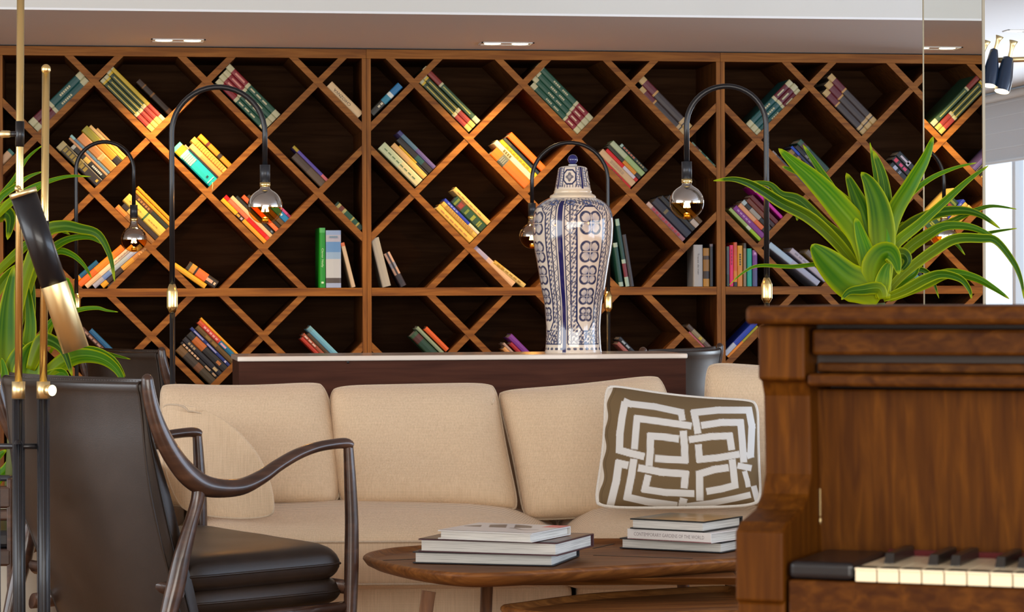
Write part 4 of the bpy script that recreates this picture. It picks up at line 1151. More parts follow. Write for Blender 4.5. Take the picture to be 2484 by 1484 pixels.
def painted_lathe(pr, ny, na, lid):
    yy, rr = resample(pr, ny)
    ang = np.linspace(0, 360, na, endpoint=False)
    m = MB()
    rows, A, Y_, R_ = [], [], [], []
    for y_, r_ in zip(yy, rr):
        row = []
        for a in ang:
            # angle 0 faces the viewer, positive turns to the right
            th = AX0 + math.radians(a)
            rib = 1 + .006 * math.cos(math.radians((a - 25) * 8)) * (0 if lid else 1)
            row.append(jc + Vector((math.cos(th), math.sin(th), 0)) * (r_ * rib * K) + Vector((0, 0, (853 - y_) * K)))
        rows.append(row)
        A.append(ang); Y_.append(np.full(na, y_)); R_.append(np.full(na, r_))
    m.grid(rows, M_vase, closed=True)
    A, Y_, R_ = np.concatenate(A), np.concatenate(Y_), np.concatenate(R_)
    c = vase_paint(A, Y_, R_, lid)
    return m, np.concatenate([c, np.ones((len(c), 1))], 1)
m, pc = painted_lathe(prof, 330, 480, False)
build('jar_body', m, t, paint=pc)
m, pc = painted_lathe([(479, 50), (478.5, 55.5), (475, 56.5), (471, 54), (468, 48.5), (465, 46), (462, 46), (459, 44.5), (455, 43.5), (440, 41), (420, 37.5), (408, 35.5), (404, 33), (401.5, 27), (400, 18), (399.5, 11)], 120, 300, True)
lid = build('jar_lid', m, t, paint=pc)
m = MB(); m.lathe(jc, [(10.5 * K, (853 - 400.5) * K), (10.5 * K, (853 - 396.5) * K), (9 * K, (853 - 396) * K)], M_white, 28)
build('knob_collar', m, lid)
m = MB(); m.lathe(jc + Vector((0, 0, (853 - 384.5) * K)), [(12.3 * K * math.sin(x), 12.6 * K * math.cos(x)) for x in np.linspace(math.pi - .25, 0, 22)], M_navy, 30)
build('knob', m, lid)

# ------------------------------------------------------------------ arc lamps
def arc_lamp(pole, top, end, sock_y, d, rpx, label, colar, bulb_c, bulb_r, ymax, group):
    """photo measures of one lamp, all at one depth"""
    base = PT(pole[0], pole[1], d)
    t = thing('arc_lamp', label, 'floor lamp', (base.x, base.y, 0), group)
    k = d / FPX
    sgn = 1 if end > pole[0] else -1
    ax = R0
    def W(x, y):
        return PT(x, y, d)
    hb = (pole[0] + end) / 2
    rad = abs(end - pole[0]) / 2
    pts = []
    topz = W(hb, top)
    zc_ = topz.z - rad * k * .98
    cx = W(hb, top)
    cx = Vector((cx.x, cx.y, 0))
    pL = cx - R0 * (sgn * rad * k); pR = cx + R0 * (sgn * rad * k)
    z_low = W(0, colar[0]).z
    pts_up = [(pL.x, pL.y, z_low), (pL.x, pL.y, zc_ - .12), (pL.x, pL.y, zc_)]
    arc = [(cx.x - R0.x * sgn * rad * k * math.cos(a), cx.y - R0.y * sgn * rad * k * math.cos(a), zc_ + rad * k * .98 * math.sin(a)) for a in np.linspace(0.12, math.pi - .12, 20)]
    zs = W(0, sock_y).z
    m = MB()
    m.tube(pts_up + arc + [(pR.x, pR.y, zc_), (pR.x, pR.y, zs)], rpx * k, M_black, 14)
    build('arc_tube', m, t)
    zc0, zc1 = W(0, colar[0]).z, W(0, colar[1]).z
    h = zc0 - zc1
    m = MB(); m.lathe((pL.x, pL.y, zc1), [(rpx * k * .9, 0), (rpx * k * 1.1, 0), (rpx * k * 2.0, h * .18), (rpx * k * 2.05, h * .22), (rpx * k * 2.05, h * .74), (rpx * k * 1.9, h * .78), (rpx * k * 1.1, h), (rpx * k * .9, h)], M_brass, 20)
    build('brass_joint', m, t)
    m = MB(); m.tube([(pL.x, pL.y, 0.02), (pL.x, pL.y, zc1 + .002)], rpx * k * 1.0, M_black, 14); build('pole', m, t)
    m = MB(); m.lathe((pL.x, pL.y, 0), [(0, 0), (.13, 0), (.132, .006), (.13, .016), (.02, .022), (.012, .04), (0, .04)], M_black, 36); build('base_plate', m, t)
    bz = W(0, bulb_c).z
    br = bulb_r * k
    neck = zs - (sock_y * 0)
    sh_ = (bz + br) - zs
    # socket
    m = MB(); m.lathe((pR.x, pR.y, zs - br * 1.0), [(0, br * 1.0 + .001), (rpx * k * 1.9, br * 1.0), (rpx * k * 1.9, 0.0), (0, 0)], M_darkmetal, 22)
    sock = build('socket', m, t)
    zt = zs - br * 1.0
    m = MB(); m.lathe((pR.x, pR.y, zt - br * .26), [(rpx * k * 1.6, 0), (rpx * k * 1.95, .001), (rpx * k * 1.95, br * .25), (rpx * k * 1.6, br * .255)], M_brass, 22)
    build('brass_collar', m, sock)
    zn = zt - br * .26
    # bulb: chromed crown above, amber glass below
    pr_c = [(rpx * k * 1.75, zn - bz)]
    a0 = math.asin(min(.95, rpx * k * 2.5 / br))
    for a in np.linspace(a0 + .05, math.pi / 2 + .04, 16):
        pr_c.append((br * math.sin(a), br * math.cos(a)))
    pr_c.insert(1, (rpx * k * 1.9, br * math.cos(a0) + (zn - bz - br * math.cos(a0)) * .45))
    m = MB(); m.lathe((pR.x, pR.y, bz), pr_c[::-1], M_chrome, 40)
    bulb = build('bulb_crown', m, t)
    m = MB(); m.lathe((pR.x, pR.y, bz), [(br * math.sin(a), br * math.cos(a)) for a in np.linspace(math.pi, math.pi / 2 + .04, 16)], M_amber, 40)
    build('bulb_glass', m, bulb)
    m = MB()
    for q in range(6):
        a = q * math.pi / 3
        o_ = Vector((math.cos(a), math.sin(a), 0)) * br * .12
        m.tube([Vector((pR.x, pR.y, bz - br * .02)) + o_, Vector((pR.x, pR.y, bz - br * .30)) + o_ * 1.5], br * .035, M_filament, 6)
    m.lathe((pR.x, pR.y, bz - br * .10), [(0, 0), (br * .16, br * .02), (br * .18, br * .09), (0, br * .12)], M_filament, 14)
    build('filament', m, bulb)
    m = MB(); m.lathe((pR.x, pR.y, bz - br * .93), [(0, 0), (br * .2, .0), (br * .18, br * .3), (0, br * .34)], M_brass, 14)
    build('glass_stem', m, bulb)
    l = bpy.data.lights.new('bulb_light', 'POINT'); l.energy = 2.2; l.color = (1.0, .62, .28); l.shadow_soft_size = .003
    o = bpy.data.objects.new('bulb_light', l); COL.objects.link(o); o.location = (pR.x, pR.y, bz - br * .36)
    return t
AG = 'black arc lamps with half mirrored bulbs'
arc_lamp((416, 700), 211, 642, 402, 7.60, 6.6, 'large black arc lamp at left, standing behind the left end of the sofa', (690, 760), 503, 42.5, 900, AG)
arc_lamp((1858, 700), 209, 1665, 398, 7.80, 6.6, 'large black arc lamp beside the piano end, its arch bending left to a bulb', (680, 742), 497, 42.0, 740, AG)
arc_lamp((184, 700), 344, 324, 498, 10.15, 4.9, 'smaller far black arc lamp behind the left plant, bulb hanging before the shelves', (712, 760), 581, 31.5, 900, AG)
arc_lamp((1474, 700), 346, 1290, 497, 10.45, 4.9, 'smaller far black arc lamp arching behind the blue and white jar', (712, 762), 577, 31.0, 860, AG)

# ------------------------------------------------------------------ easy chair (dark leather, sculpted walnut frame)
nA, nB = PT(350, 1000, 5.78), PT(860, 1000, 6.11)
e_ = Vector((nB.x - nA.x, nB.y - nA.y, 0)).normalized()        # seat direction, back to front
l_ = Vector((-e_.y, e_.x, 0))                                  # toward the far side
# width so that the far front post falls at px 478
far_w = 0.3
for i in range(60):
    p = nB + l_ * far_w
    q = p - OC
    if 1242 + FPX * q.dot(RR) / q.dot(FW) > 494: far_w += 0.01
def CP(x, y, w=0.0):
    """point on the chair's side plane moved w toward the far side"""
    return ONP(x, y, nA + l_ * w, l_)
cb = (CP(600, 1400, far_w / 2)); cb.z = 0
chair = thing('easy_chair', 'dark leather easy chair with sculpted walnut frame, seen from behind at front left', 'armchair', tuple(cb))
ARM = [((357, 918), 14, 17), ((360, 945), 16, 20), ((368, 985), 17.5, 22), ((382, 1030), 20, 23), ((402, 1075), 23, 24), ((428, 1118), 25, 26), ((458, 1153), 27, 28), ((492, 1176), 26, 30), ((535, 1184), 23, 32), ((585, 1180), 20.5, 33), ((632, 1158), 17, 32), ((672, 1130), 15, 28), ((720, 1102), 14, 25), ((765, 1085), 13, 22), ((808, 1077), 13, 20), ((838, 1075), 13.5, 20), ((850, 1081), 12, 17)]
LEGF = [((844, 1070), 13), ((846, 1100), 14), ((850, 1180), 16.5), ((853, 1260), 18), ((853, 1330), 19), ((852, 1400), 19), ((849, 1500), 17), ((843, 1640), 12), ((840, 1715), 10)]
LEGB = [((484, 1178), 19), ((479, 1212), 17), ((468, 1252), 17), ((455, 1297), 19), ((440, 1355), 22), ((426, 1420), 24), ((410, 1484), 22), ((385, 1600), 16), ((368, 1690), 12)]
def side_frame(w, near):
    KS = 5.92 / FPX
    splay = 0.055 if not near else 0.0
    def sp_(v):
        f_ = max(-.2, min(1.2, (v - nA).dot(e_) / (nB - nA).dot(e_)))
        return v + l_ * (w + splay * (1 - f_))
    P = [sp_(CP(*p, 0)) for p, a, b in ARM]
    P = [Vector(v) for v in cat_spline(P, 5)]
    ra = [x[0] for x in cat_spline([(a, 0) for p, a, b in ARM], 5)]
    rb = [x[0] for x in cat_spline([(b, 0) for p, a, b in ARM], 5)]
    m = MB()
    n = len(P)
    rad = []
    for i in range(n):
        rad.append((max(ra[i] * KS, .004), max(rb[i] * KS * .82, .004)))
    # rounded tip
    d0 = (P[0] - P[1]).normalized()
    tip = [P[0] + d0 * .010, P[0] + d0 * .006]
    m.tube(tip + P, [(.003, .003), (rad[0][0] * .75, rad[0][1] * .75)] + rad, M_chairwood, 18, flat=Vector((0, 0, 1)).cross(l_) if False else l_.cross((P[1] - P[0]).normalized()))
    build('arm_rail', m, chair)
    for nm, LG in (('front_leg', LEGF), ('back_leg', LEGB)):
        Q = [Vector(v) for v in cat_spline([sp_(CP(*p, 0)) for p, r in LG], 4)]
        rr = [x[0] * KS for x in cat_spline([(r, 0) for p, r in LG], 4)]
        d_ = (Q[-1] - Q[-3]).normalized()
        Q.append(Q[-1] + d_ * .4); rr.append(rr[-1] * .9)
        Q2, r2 = [], []
        for q, r_ in zip(Q, rr):
            if q.z <= 0:
                p_ = Q2[-1]
                Q2.append(p_.lerp(q, p_.z / (p_.z - q.z))); r2.append(r2[-1] * .97)
                break
            Q2.append(q); r2.append(r_)
        Q, rr = Q2, r2
        m = MB(); m.tube(Q, [(a, a * .92) for a in rr], M_chairwood, 16); build(nm, m, chair)
side_frame(0.0, True)
side_frame(far_w, False)
def rail(p, q, r, nm='rail'):
    m = MB(); m.tube([p, p.lerp(q, .5), q], r, M_chairwood, 12); build(nm, m, chair)
rail(CP(420, 1520, .01), CP(850, 1474, .01), [(.013, .020)] * 3, 'side_rail')
rail(CP(420, 1520, 0) + l_ * (far_w - .01), CP(850, 1474, 0) + l_ * (far_w - .01), [(.014, .022)] * 3, 'side_rail')
rail(CP(850, 1425, .0), CP(850, 1425, 0) + l_ * far_w, [(.013, .02)] * 3, 'front_rail')
rail(CP(432, 1432, .0), CP(432, 1432, 0) + l_ * far_w, [(.013, .02)] * 3, 'back_rail')
# back shell: outer leather curve, side gusset and inner face
OUT = [(350, 928), (341, 927), (334, 932), (334, 945), (338, 962), (345, 1020), (352, 1100), (364, 1190), (380, 1270), (398, 1345), (418, 1420), (436, 1484), (462, 1570)]
INN = [(351, 931), (352, 934), (353, 940), (355, 952), (358, 985), (368, 1050), (392, 1130), (416, 1210), (436, 1290), (452, 1360), (468, 1420), (482, 1484), (500, 1560)]
FARX = [(-64, 928), (-64, 929), (-64, 930), (-64, 945), (-62, 960), (-40, 1010), (-14, 1080), (20, 1150), (50, 1240), (78, 1320), (102, 1400), (122, 1484), (150, 1570)]
def pxw(x, w_):      # side-plane photo column to a point kept at the height of the near curve
    return x
def back_rows(curve, bulge, n=24):
    C = cat_spline(curve, 4)
    Fx = cat_spline([(a[0], 0) for a in FARX], 4)
    rows = []
    for (x, y), (fx, _) in zip(C, Fx):
        near = CP(x, y, .022)
        # far edge: same height, on the line across the chair that shows at column fx
        lo, hi = .05, 1.2
        for _i in range(30):
            md = (lo + hi) / 2
            p = near + l_ * md
            q = p - OC
            if 1242 + FPX * q.dot(RR) / q.dot(FW) > fx: lo = md
            else: hi = md
        wmax = min(lo, far_w - .03)
        row = []
        for i in range(n + 1):
            u = i / n
            row.append(near + l_ * (wmax * u) - e_ * (bulge * 4 * u * (1 - u)))
        rows.append(row)
    return rows
ro = back_rows(OUT, .055)
ri = back_rows(INN, .030)
m = MB(); m.grid(ro, M_leather)
cap = [[p + (q - p) * t_ + Vector((0, 0, .012 * math.sin(math.pi * t_))) for p, q in zip(ro[0], ri[0])] for t_ in np.linspace(0, 1, 6)]
m.grid(cap, M_leather)
back = build('backrest', m, chair)
m = MB(); m.grid(ri, M_leather_seat)
for side in (0, -1):
    g = [[p[side].lerp(q[side], t_) + l_ * ((-.006 if side == 0 else .006) * math.sin(math.pi * t_)) for t_ in np.linspace(0, 1, 6)] for p, q in zip(ro, ri)]
    m.grid(g, M_leather_seat)
build('back_pad', m, chair)
m = MB()
m.tube([p[0] - l_ * .001 - e_ * .001 for p in ro], .0028, M_leather_seat, 8, caps=False)
build('piping', m, back)
m = MB(); m.tube([p[-1] for p in ro], .0028, M_leather_seat, 8, caps=False); build('piping', m, back)
m = MB(); m.tube([p[0].lerp(q[0], .45) - l_ * .007 for p, q in zip(ro, ri)][4:], .0022, M_black, 8, caps=False)
build('gusset_seam', m, back)
seam = []
for i in range(25):
    p = ro[4][i].copy(); p.z = ro[4][i].z - .002
    seam.append(p - e_ * .0005)
m = MB(); m.tube(seam, .0016, M_leather_seat, 6, caps=False)
for i in range(24):
    for k in range(3):
        a = seam[i].lerp(seam[i + 1], (k + .2) / 3); b = seam[i].lerp(seam[i + 1], (k + .7) / 3)
        m.tube([a + Vector((0, 0, .005)) - e_ * .001, b + Vector((0, 0, .005)) - e_ * .001], .0008, M_stitch, 5)
build('top_seam', m, back)
# seat pad and the upholstered seat deck
def flat_pad(nm, bk, fr, w0, w1, T_, mat, crown, p=6, q=.4):
    A, B = CP(*bk, w0), CP(*fr, w0)
    zr = Vector((0, 0, .012))
    Cc = [A + l_ * (w1 - w0) + zr, B + l_ * (w1 - w0) + zr, B, A]
    n = (B - A).cross(l_).normalized()
    if n.z < 0: n = -n
    o = cushion(nm, chair, Cc, T_, n, mat, M_leather_seat, pr=.003, p=p, q=q, rnd_c=.03, nu=24, nv=24, wrinkle=.03, seed=8)
    return o
flat_pad('seat_cushion', (455, 1402), (836, 1366), .015, far_w - .02, .090, M_leather_seat, .02, p=11, q=.36)
flat_pad('seat_deck', (462, 1468), (838, 1432), .02, far_w - .02, .075, M_leather_seat, .0, p=11, q=.36)
def chair_copy(px, py, d, rz, label):
    # placed by the tip of its back post
    c = copy_tree(chair)
    p = PT(px, py, d)
    v = Matrix.Rotation(math.radians(rz), 3, 'Z') @ (CP(357, 918) - cb)
    c.location = (p.x - v.x, p.y - v.y, 0)
    c.rotation_euler = (0, 0, math.radians(rz))
    c['label'] = label
    return c
chair['group'] = 'dark leather easy chairs'
chair_copy(392, 850, 8.85, -7, 'dark leather easy chair back showing above the sofa at left, before the shelves')
chair_copy(1746, 852, 9.2, 118, 'dark leather easy chair top showing between the cabinet end and the piano')

# ------------------------------------------------------------------ brass and black floor lamp with a swivelling spot
DL = 5.55
kl = DL / FPX
b0 = PT(50, 1400, DL)
t = thing('spot_floor_lamp', 'brass and black three pole floor lamp with a tilted spotlight at the left edge', 'floor lamp', (b0.x, b0.y, 0))
POLES = [(50, -0.0055, 5.55), (113, -0.0085, 5.55), (-10, -0.0055, 5.68)]
def pole_pt(i, y):
    x0_, sl, d_ = POLES[i]
    return PT(x0_ + sl * y, y, d_)
def lpt(i, ya, yb, r, mat, nm, parent=t, n=24):
    m = MB(); m.tube([pole_pt(i, ya), pole_pt(i, yb)], r * kl, mat, n); return build(nm, m, parent)
for i, top_ in ((0, -60), (1, 172), (2, -60)):
    lpt(i, top_, 928, 9.2, M_brass, 'brass_pole')
    c = lpt(i, 925, 966, 16.0, M_brushed, 'brass_clamp')
    p0, p1 = pole_pt(i, 968), pole_pt(i, 1900)
    f = Vector((p0.x, p0.y, 0.012))
    m = MB(); m.tube([p0, f], 14.2 * kl, M_black, 24); build('black_pole', m, t)
    m = MB()
    for a in range(8):
        an = a * math.pi / 4
        q = Vector((math.cos(an), math.sin(an), 0)) * (14.0 * kl)
        m.tube([p0 + q, f + q], .0011, M_darkmetal, 5)
    build('pole_flutes', m, t)
m = MB(); q = pole_pt(1, 168); m.lathe(q, [(11.5 * kl * math.sin(a), 12.5 * kl * math.cos(a)) for a in np.linspace(math.pi - .3, 0, 14)], M_brass, 24); build('ball_finial', m, t)
for i, (ya, yb) in ((0, (294, 356)), (1, (535, 640))):
    lpt(i, ya, yb, 10.6, M_black, 'black_sleeve')
m = MB(); q = pole_pt(0, 325); m.tube([q, q - R0 * (22 * kl)], 6.5 * kl, M_black, 16); m.tube([q - R0 * (22 * kl), q - R0 * (26 * kl), q - R0 * (44 * kl), q - R0 * (52 * kl)], [6.5 * kl, 8.5 * kl, 9 * kl, 3 * kl], M_brushed, 16); build('knob', m, t)
m = MB(); q = pole_pt(1, 946); m.tube([q, q + R0 * (14 * kl) - FW * .012], 9 * kl, M_brushed, 16); m.tube([q + R0 * (12 * kl) - FW * .010, q + R0 * (26 * kl) - FW * .020], 13.5 * kl, M_brushed, 24); build('knob', m, t)
m = MB(); m.tube([PT(-60, 1082, 5.62), PT(48, 1082, 5.55), PT(90, 1082, 5.55)], 7 * kl, M_black, 14); m.lathe(PT(47, 1076, 5.545) - FW * .012, [(0, .009), (.006, .007), (.009, 0)], M_black, 14); build('crossbar', m, t)
m = MB(); m.tube([pole_pt(2, 1082), pole_pt(0, 1082)], 5 * kl, M_black, 10); build('crossbar', m, t)
m = MB(); m.lathe((b0.x, b0.y + .04, 0), [(0, 0), (.15, 0), (.152, .006), (.15, .012), (0, .014)], M_black, 40); build('base_plate', m, t)
s0, s1, s2 = PT(58, 474, 5.42), PT(131, 690, 5.435), PT(184, 848, 5.445)
ax = (s2 - s0).normalized()
m = MB(); m.tube([s0, s1], 31.5 * kl, M_black, 64)
head = build('spot_shade_black', m, t)
m = MB(); m.tube([s1, s2, s2, s2 - ax * .03], [32.0 * kl, 32.0 * kl, 29.0 * kl, 28.5 * kl], M_brushed, 64, caps=False)
build('spot_shade_brass', m, t)
m = MB(); m.tube([s0 - ax * .010, s0], 33 * kl, M_brushed, 48); build('end_cap', m, head)
q = pole_pt(0, 458) - FW * .02
m = MB(); m.lathe(q, [(8 * kl * math.sin(a), 8 * kl * math.cos(a)) for a in np.linspace(math.pi, 0, 10)], M_brass, 16); m.tube([pole_pt(0, 470), q, s0 - ax * .008 - FW * .0], 4.5 * kl, M_brass, 10); build('swivel_joint', m, t)
m = MB(); m.tube([s2 - ax * .034, s2 - ax * .028], 27 * kl, M_glow, 24); build('lamp_face', m, head)

# ------------------------------------------------------------------ coffee tables and their books
def coffee_table(label, zt, outline, legs, lines, apron, grp):
    P = [RF(a, b, zt) for a, b in outline]
    c = sum(P, Vector()) / len(P)
    t = thing('coffee_table', label, 'coffee table', (c.x, c.y, 0), grp)
    sp = [Vector(v) for v in cat_spline(P, 8, closed=True)]
    def ring(scale_in, z):
        n = len(sp); out = []
        for i in range(n):
            tg = (sp[(i + 1) % n] - sp[i - 1]).normalized()
            nn = Vector((-tg.y, tg.x, 0))
            if nn.dot(c - sp[i]) < 0: nn = -nn
            q = sp[i] + nn * scale_in
            out.append(Vector((q.x, q.y, z)))
        return out
    m = MB()
    rows = [ring(0.001, zt + .008), ring(.006, zt + .012), ring(.014, zt + .0115), ring(.020, zt + .005), ring(.030, zt + .0002)]
    rows = rows[::-1] + [ring(.0, zt + .003), ring(.010, zt - .010), ring(.03, zt - .020), ring(.05, zt - .024)]
    m.grid(rows, M_table, closed=True)
    m.add(ring(.030, zt + .0002), [tuple(range(len(sp)))], M_table)
    m.add(ring(.05, zt - .024), [tuple(range(len(sp)))], M_table)
    top = build('table_top', m, t)
    for a, b in lines:
        A, B = RF(*a, zt + .0006), RF(*b, zt + .0006)
        d = (B - A).normalized(); w_ = Vector((-d.y, d.x, 0))
        m = MB(); m.box((A + B) / 2, (B - A) / 2, w_ * .0032, Vector((0, 0, .0005)), M_inlay_shade); build('inlay_line', m, top)
    if apron:
        m = MB()
        a0, a1, f0, f1 = apron
        bt = [RF(a0 + .05, f0 + .03, zt - .040), RF(a1, f0 + .03, zt - .040), RF(a1, f1, zt - .040), RF(a0 + .05, f1, zt - .040)]
        tp = [RF(a0, f0, zt - .022), RF(a1, f0, zt - .022), RF(a1, f1, zt - .022), RF(a0, f1, zt - .022)]
        m.add(tp + bt, [(0, 1, 2, 3), (7, 6, 5, 4), (0, 4, 5, 1), (1, 5, 6, 2), (2, 6, 7, 3), (3, 7, 4, 0)], M_inlay_shade if False else M_table); build('under_frame', m, t, bevel=.003)
    for (a, b), (fa, fb) in legs:
        A, B = RF(a, b, zt - .03), RF(fa, fb, 0)
        m = MB(); m.tube([A, A.lerp(B, .5), B], [.0155, .0135, .009], M_tleg, 18); build('leg', m, t)
    return t
def rf(px, py, z):
    p = ONZ(px, py, z) 
    return (p.dot(R0), p.dot(FW))
ZT = 0.412
def o1(x, y): return rf(x, y, ZT + .012)
out1 = [o1(880, 1345), o1(925, 1362), o1(1010, 1379), o1(1120, 1389), o1(1240, 1387), o1(1430, 1376), o1(1679, 1361), (.60, 6.22), (.70, 6.38), (.66, 6.55), (.48, 6.63), (.22, 6.66), (-.06, 6.63), o1(1010, 1322), o1(930, 1330)]
A_ = rf(960, 1368, ZT); 
coffee_table('round cornered walnut coffee table with raised rim carrying both book stacks', ZT, out1,
    [(rf(1040, 1400, ZT), (rf(1040, 1400, ZT)[0] - .055, rf(1040, 1400, ZT)[1] - .03)), ((-.06, 6.42), (-.075, 6.40)), ((.50, 6.30), (.56, 6.24)), ((.40, 6.55), (.46, 6.60))],
    [(rf(915, 1360, ZT), rf(1010, 1356, ZT)), (rf(1440, 1330, ZT), rf(1495, 1318, ZT)), (rf(1440, 1347, ZT), rf(1680, 1355, ZT)), (rf(1440, 1311.5, ZT), rf(1560, 1311, ZT))],
    (-.16, .50, 6.04, 6.40), 'walnut coffee tables')
ZT2 = 0.335
def o2(x, y): return rf(x, y, ZT2 + .012)
out2 = [o2(1213, 1468), o2(1290, 1482), o2(1400, 1488), o2(1560, 1487), o2(1790, 1480), (.62, 5.62), (.74, 5.78), (.70, 5.96), (.55, 6.04), o2(1774, 1420), o2(1530, 1431), o2(1390, 1442), o2(1270, 1458)]
coffee_table('lower walnut coffee table at the bottom edge, its rounded tip before the sofa base', ZT2, out2,
    [((.10, 5.74), (.06, 5.72)), ((.62, 5.78), (.66, 5.74)), ((.40, 5.90), (.42, 5.96))], [((.25, 5.80), (.6, 5.86))], None, 'walnut coffee tables')
GT = 'large books stacked on the coffee table'
def flat_book(cnr, depth_pt, z0, th, cov, label, spine_side='right', paint_fn=None, cover_th=.0028, pages=M_pages, wv=None, lab=None, spine_front=False):
    """cnr: (front-left px, front-right px) of the foot, depth_pt: right back px; all at height z0"""
    FL, FR, BR = (ONZ(*p, z0) for p in (cnr[0], cnr[1], depth_pt))
    ux = (FR - FL); W_ = ux.length; ux.normalize()
    uy = Vector((-ux.y, ux.x, 0))
    if uy.dot(FW) < 0: uy = -uy
    D_ = (BR - FR).dot(uy)
    c = FL + ux * (W_ / 2) + uy * (D_ / 2)
    m = MB()
    ce = cover_th
    def slab(z, mat, t_=ce): m.box((c.x, c.y, z + t_ / 2), ux * (W_ / 2), uy * (D_ / 2), Vector((0, 0, t_ / 2)), mat)
    slab(z0 + .0002, cov); slab(z0 + th - ce, cov)
    if spine_front:
        m.box(c - uy * (D_ / 2 - .001) + Vector((0, 0, th / 2)), ux * (W_ / 2), uy * .0015, Vector((0, 0, th / 2)), cov)
    else:
        m.box(c + uy * (D_ / 2 - .002) + Vector((0, 0, th / 2)), ux * (W_ / 2), uy * .002, Vector((0, 0, th / 2)), cov)
    o = build('large_book', m, base=(c.x, c.y, z0), label=label, cat='book', group=GT, bevel=.0006)
    m = MB()
    off = uy * (.003 if spine_front else -.003)
    m.box(c + Vector((0, 0, th / 2)) + off * .3 - (uy * 0), ux * (W_ / 2 - .006), uy * (D_ / 2 - .005), Vector((0, 0, th / 2 - ce)), pages)
    build('page_block', m, o)
    if paint_fn:
        nx, ny = 130, 90
        m = MB(); rows, colr = [], []
        for j in range(ny + 1):
            row = []
            for i in range(nx + 1):
                u, v = i / nx, j / ny
                row.append(c + ux * ((u - .5) * W_ * .995) + uy * ((v - .5) * D_ * .995) + Vector((0, 0, th + .0006)))
                colr.append((*paint_fn(u, v), 1))
            rows.append(row)
        m.grid(rows, M_cover_print)
        build('cover_picture', m, o, paint=np.array(colr))
    return o, c, ux, uy, W_, D_
zz = ZT + .0012
def th_(px, d): return px * d / FPX
d1 = 6.12
navyc, burg = bcol('14141C'), bcol('42141C')
h1, h2, h3 = th_(29, d1), th_(32, d1), th_(22, d1)
flat_book(((1001, 1366), (1343, 1374)), (1438, 1350), zz, h1, navyc, 'large black bound book at the foot of the left table stack')
z2 = zz + h1 + .0006
def f_burg(u, v):
    b = (.075, .035, .022)
    if .35 < u < .97 and .15 < v < .9:
        k = .5 + .5 * math.sin(u * 23 + v * 9) * math.sin(v * 17 - u * 11)
        return (.09 + .16 * k * (u > .6), .045 + .05 * k, .022 + .02 * k)
    return b
flat_book(((1015, 1306 + 32), (1352, 1317 + 32)), (1437, 1295 + 30), z2, h2, burg, 'large burgundy bound book in the middle of the left table stack', paint_fn=f_burg)
z3 = z2 + h2 + .0016
def f_lady(u, v):
    # a grey reclining sketch across a white cover with a red patch at one corner
    x, y = u, v
    d = abs(y - (.35 + .35 * math.sin(2.2 * x + .5)))
    wd = .20 * max(0, 1 - ((x - .42) / .40) ** 2)
    if u > .80 and v > .72: return (.72, .10, .12)
    if d < wd and math.sin(23 * x + 9 * y) > -.55: return (.12, .10, .09)
    if .55 < x < .9 and abs(y - .42 - .08 * math.sin(14 * x)) < .03: return (.25, .22, .2)
    return (.76, .75, .74)
whc = bcol('D8D6D2')
flat_book(((1062, 1287 + 20), (1290, 1295 + 21)), (1353, 1276 + 20), z3, h3, whc, 'white covered book with a grey figure picture on top of the left table stack', paint_fn=f_lady)
d2 = 6.25
g1, g2, g3 = th_(27, d2), th_(31, d2), th_(30, d2)
flat_book(((1503, 1330), (1752, 1342)), (1800, 1326), zz, g1, bcol('1A1C22'), 'large pale paged book at the foot of the right table stack')
zb = zz + g1 + .0006
def f_side(u, v): return (.55, .5, .48)
o, c, ux, uy, W_, D_ = flat_book(((1522, 1306), (1725, 1318)), (1790, 1300), zb, g2 * .82, bcol('E4E0DC'), 'white paperback with grey spine lettering in the right table stack', spine_front=True)
m = MB()
put_text(m, 'CONTEMPORARY GARDENS OF THE WORLD', .012, c - uy * (D_ / 2 + .0006) + Vector((0, 0, g2 * .41)), ux, Vector((0, 0, 1)), bcol('8A7E80'), fit=W_ * .84)
build('spine_lettering', m, o)
m = MB(); m.box(c - uy * (D_ / 2 + .0001) + Vector((0, 0, .0012)), ux * (W_ / 2), uy * .0004, Vector((0, 0, .001)), bcol('A83048')); build('red_edge', m, o)
zc3 = zb + g2 * .82 + .0008
def f_gold(u, v):
    k = .5 + .5 * math.sin(u * 7 + v * 5) * math.sin(v * 9 - u * 4)
    if .5 < u < .62 and .42 < v < .56: return (.62, .42, .24)
    s_ = min(1, max(0, (u - .05) / .5))
    return (.10 + .30 * s_, .06 + .14 * s_ + .02 * k, .02 + .012 * k)
flat_book(((1528, 1282), (1708, 1291)), (1797, 1276), zc3, g3 * .86, bcol('15130F'), 'dark edged book with a golden brown cover topping the right table stack', paint_fn=f_gold)

# ------------------------------------------------------------------ upright piano
AL = math.radians(22)
rp = R0 * math.cos(AL) - FW * math.sin(AL)
ip = R0 * math.sin(AL) + FW * math.cos(AL)
K0 = PT(2270, 1400, 2.79)
def pl(px, py, w_):
    p = ONP(px, py, K0 + ip * w_, ip)
    return (p - K0).dot(rp), p.z
def pw(a, w_, z):
    p = K0 + rp * a + ip * w_
    return Vector((p.x, p.y, z))
def w_of(px, a):
    lo, hi = -.1, .6
    for _ in range(40):
        md = (lo + hi) / 2
        q = pw(a, md, 1) - OC
        if 1242 + FPX * q.dot(RR) / q.dot(FW) < px: lo = md
        else: hi = md
    return lo
A0 = pl(1783, 1400, 0)[0]
A1 = pl(1900, 1400, 0)[0]
PLEN = 1.42
AE = A0 + PLEN
pb = pw(A0 + PLEN / 2, .2, 0)
piano = thing('upright_piano', 'brown wooden upright piano in the right foreground, its key lid open', 'piano', tuple(pb))
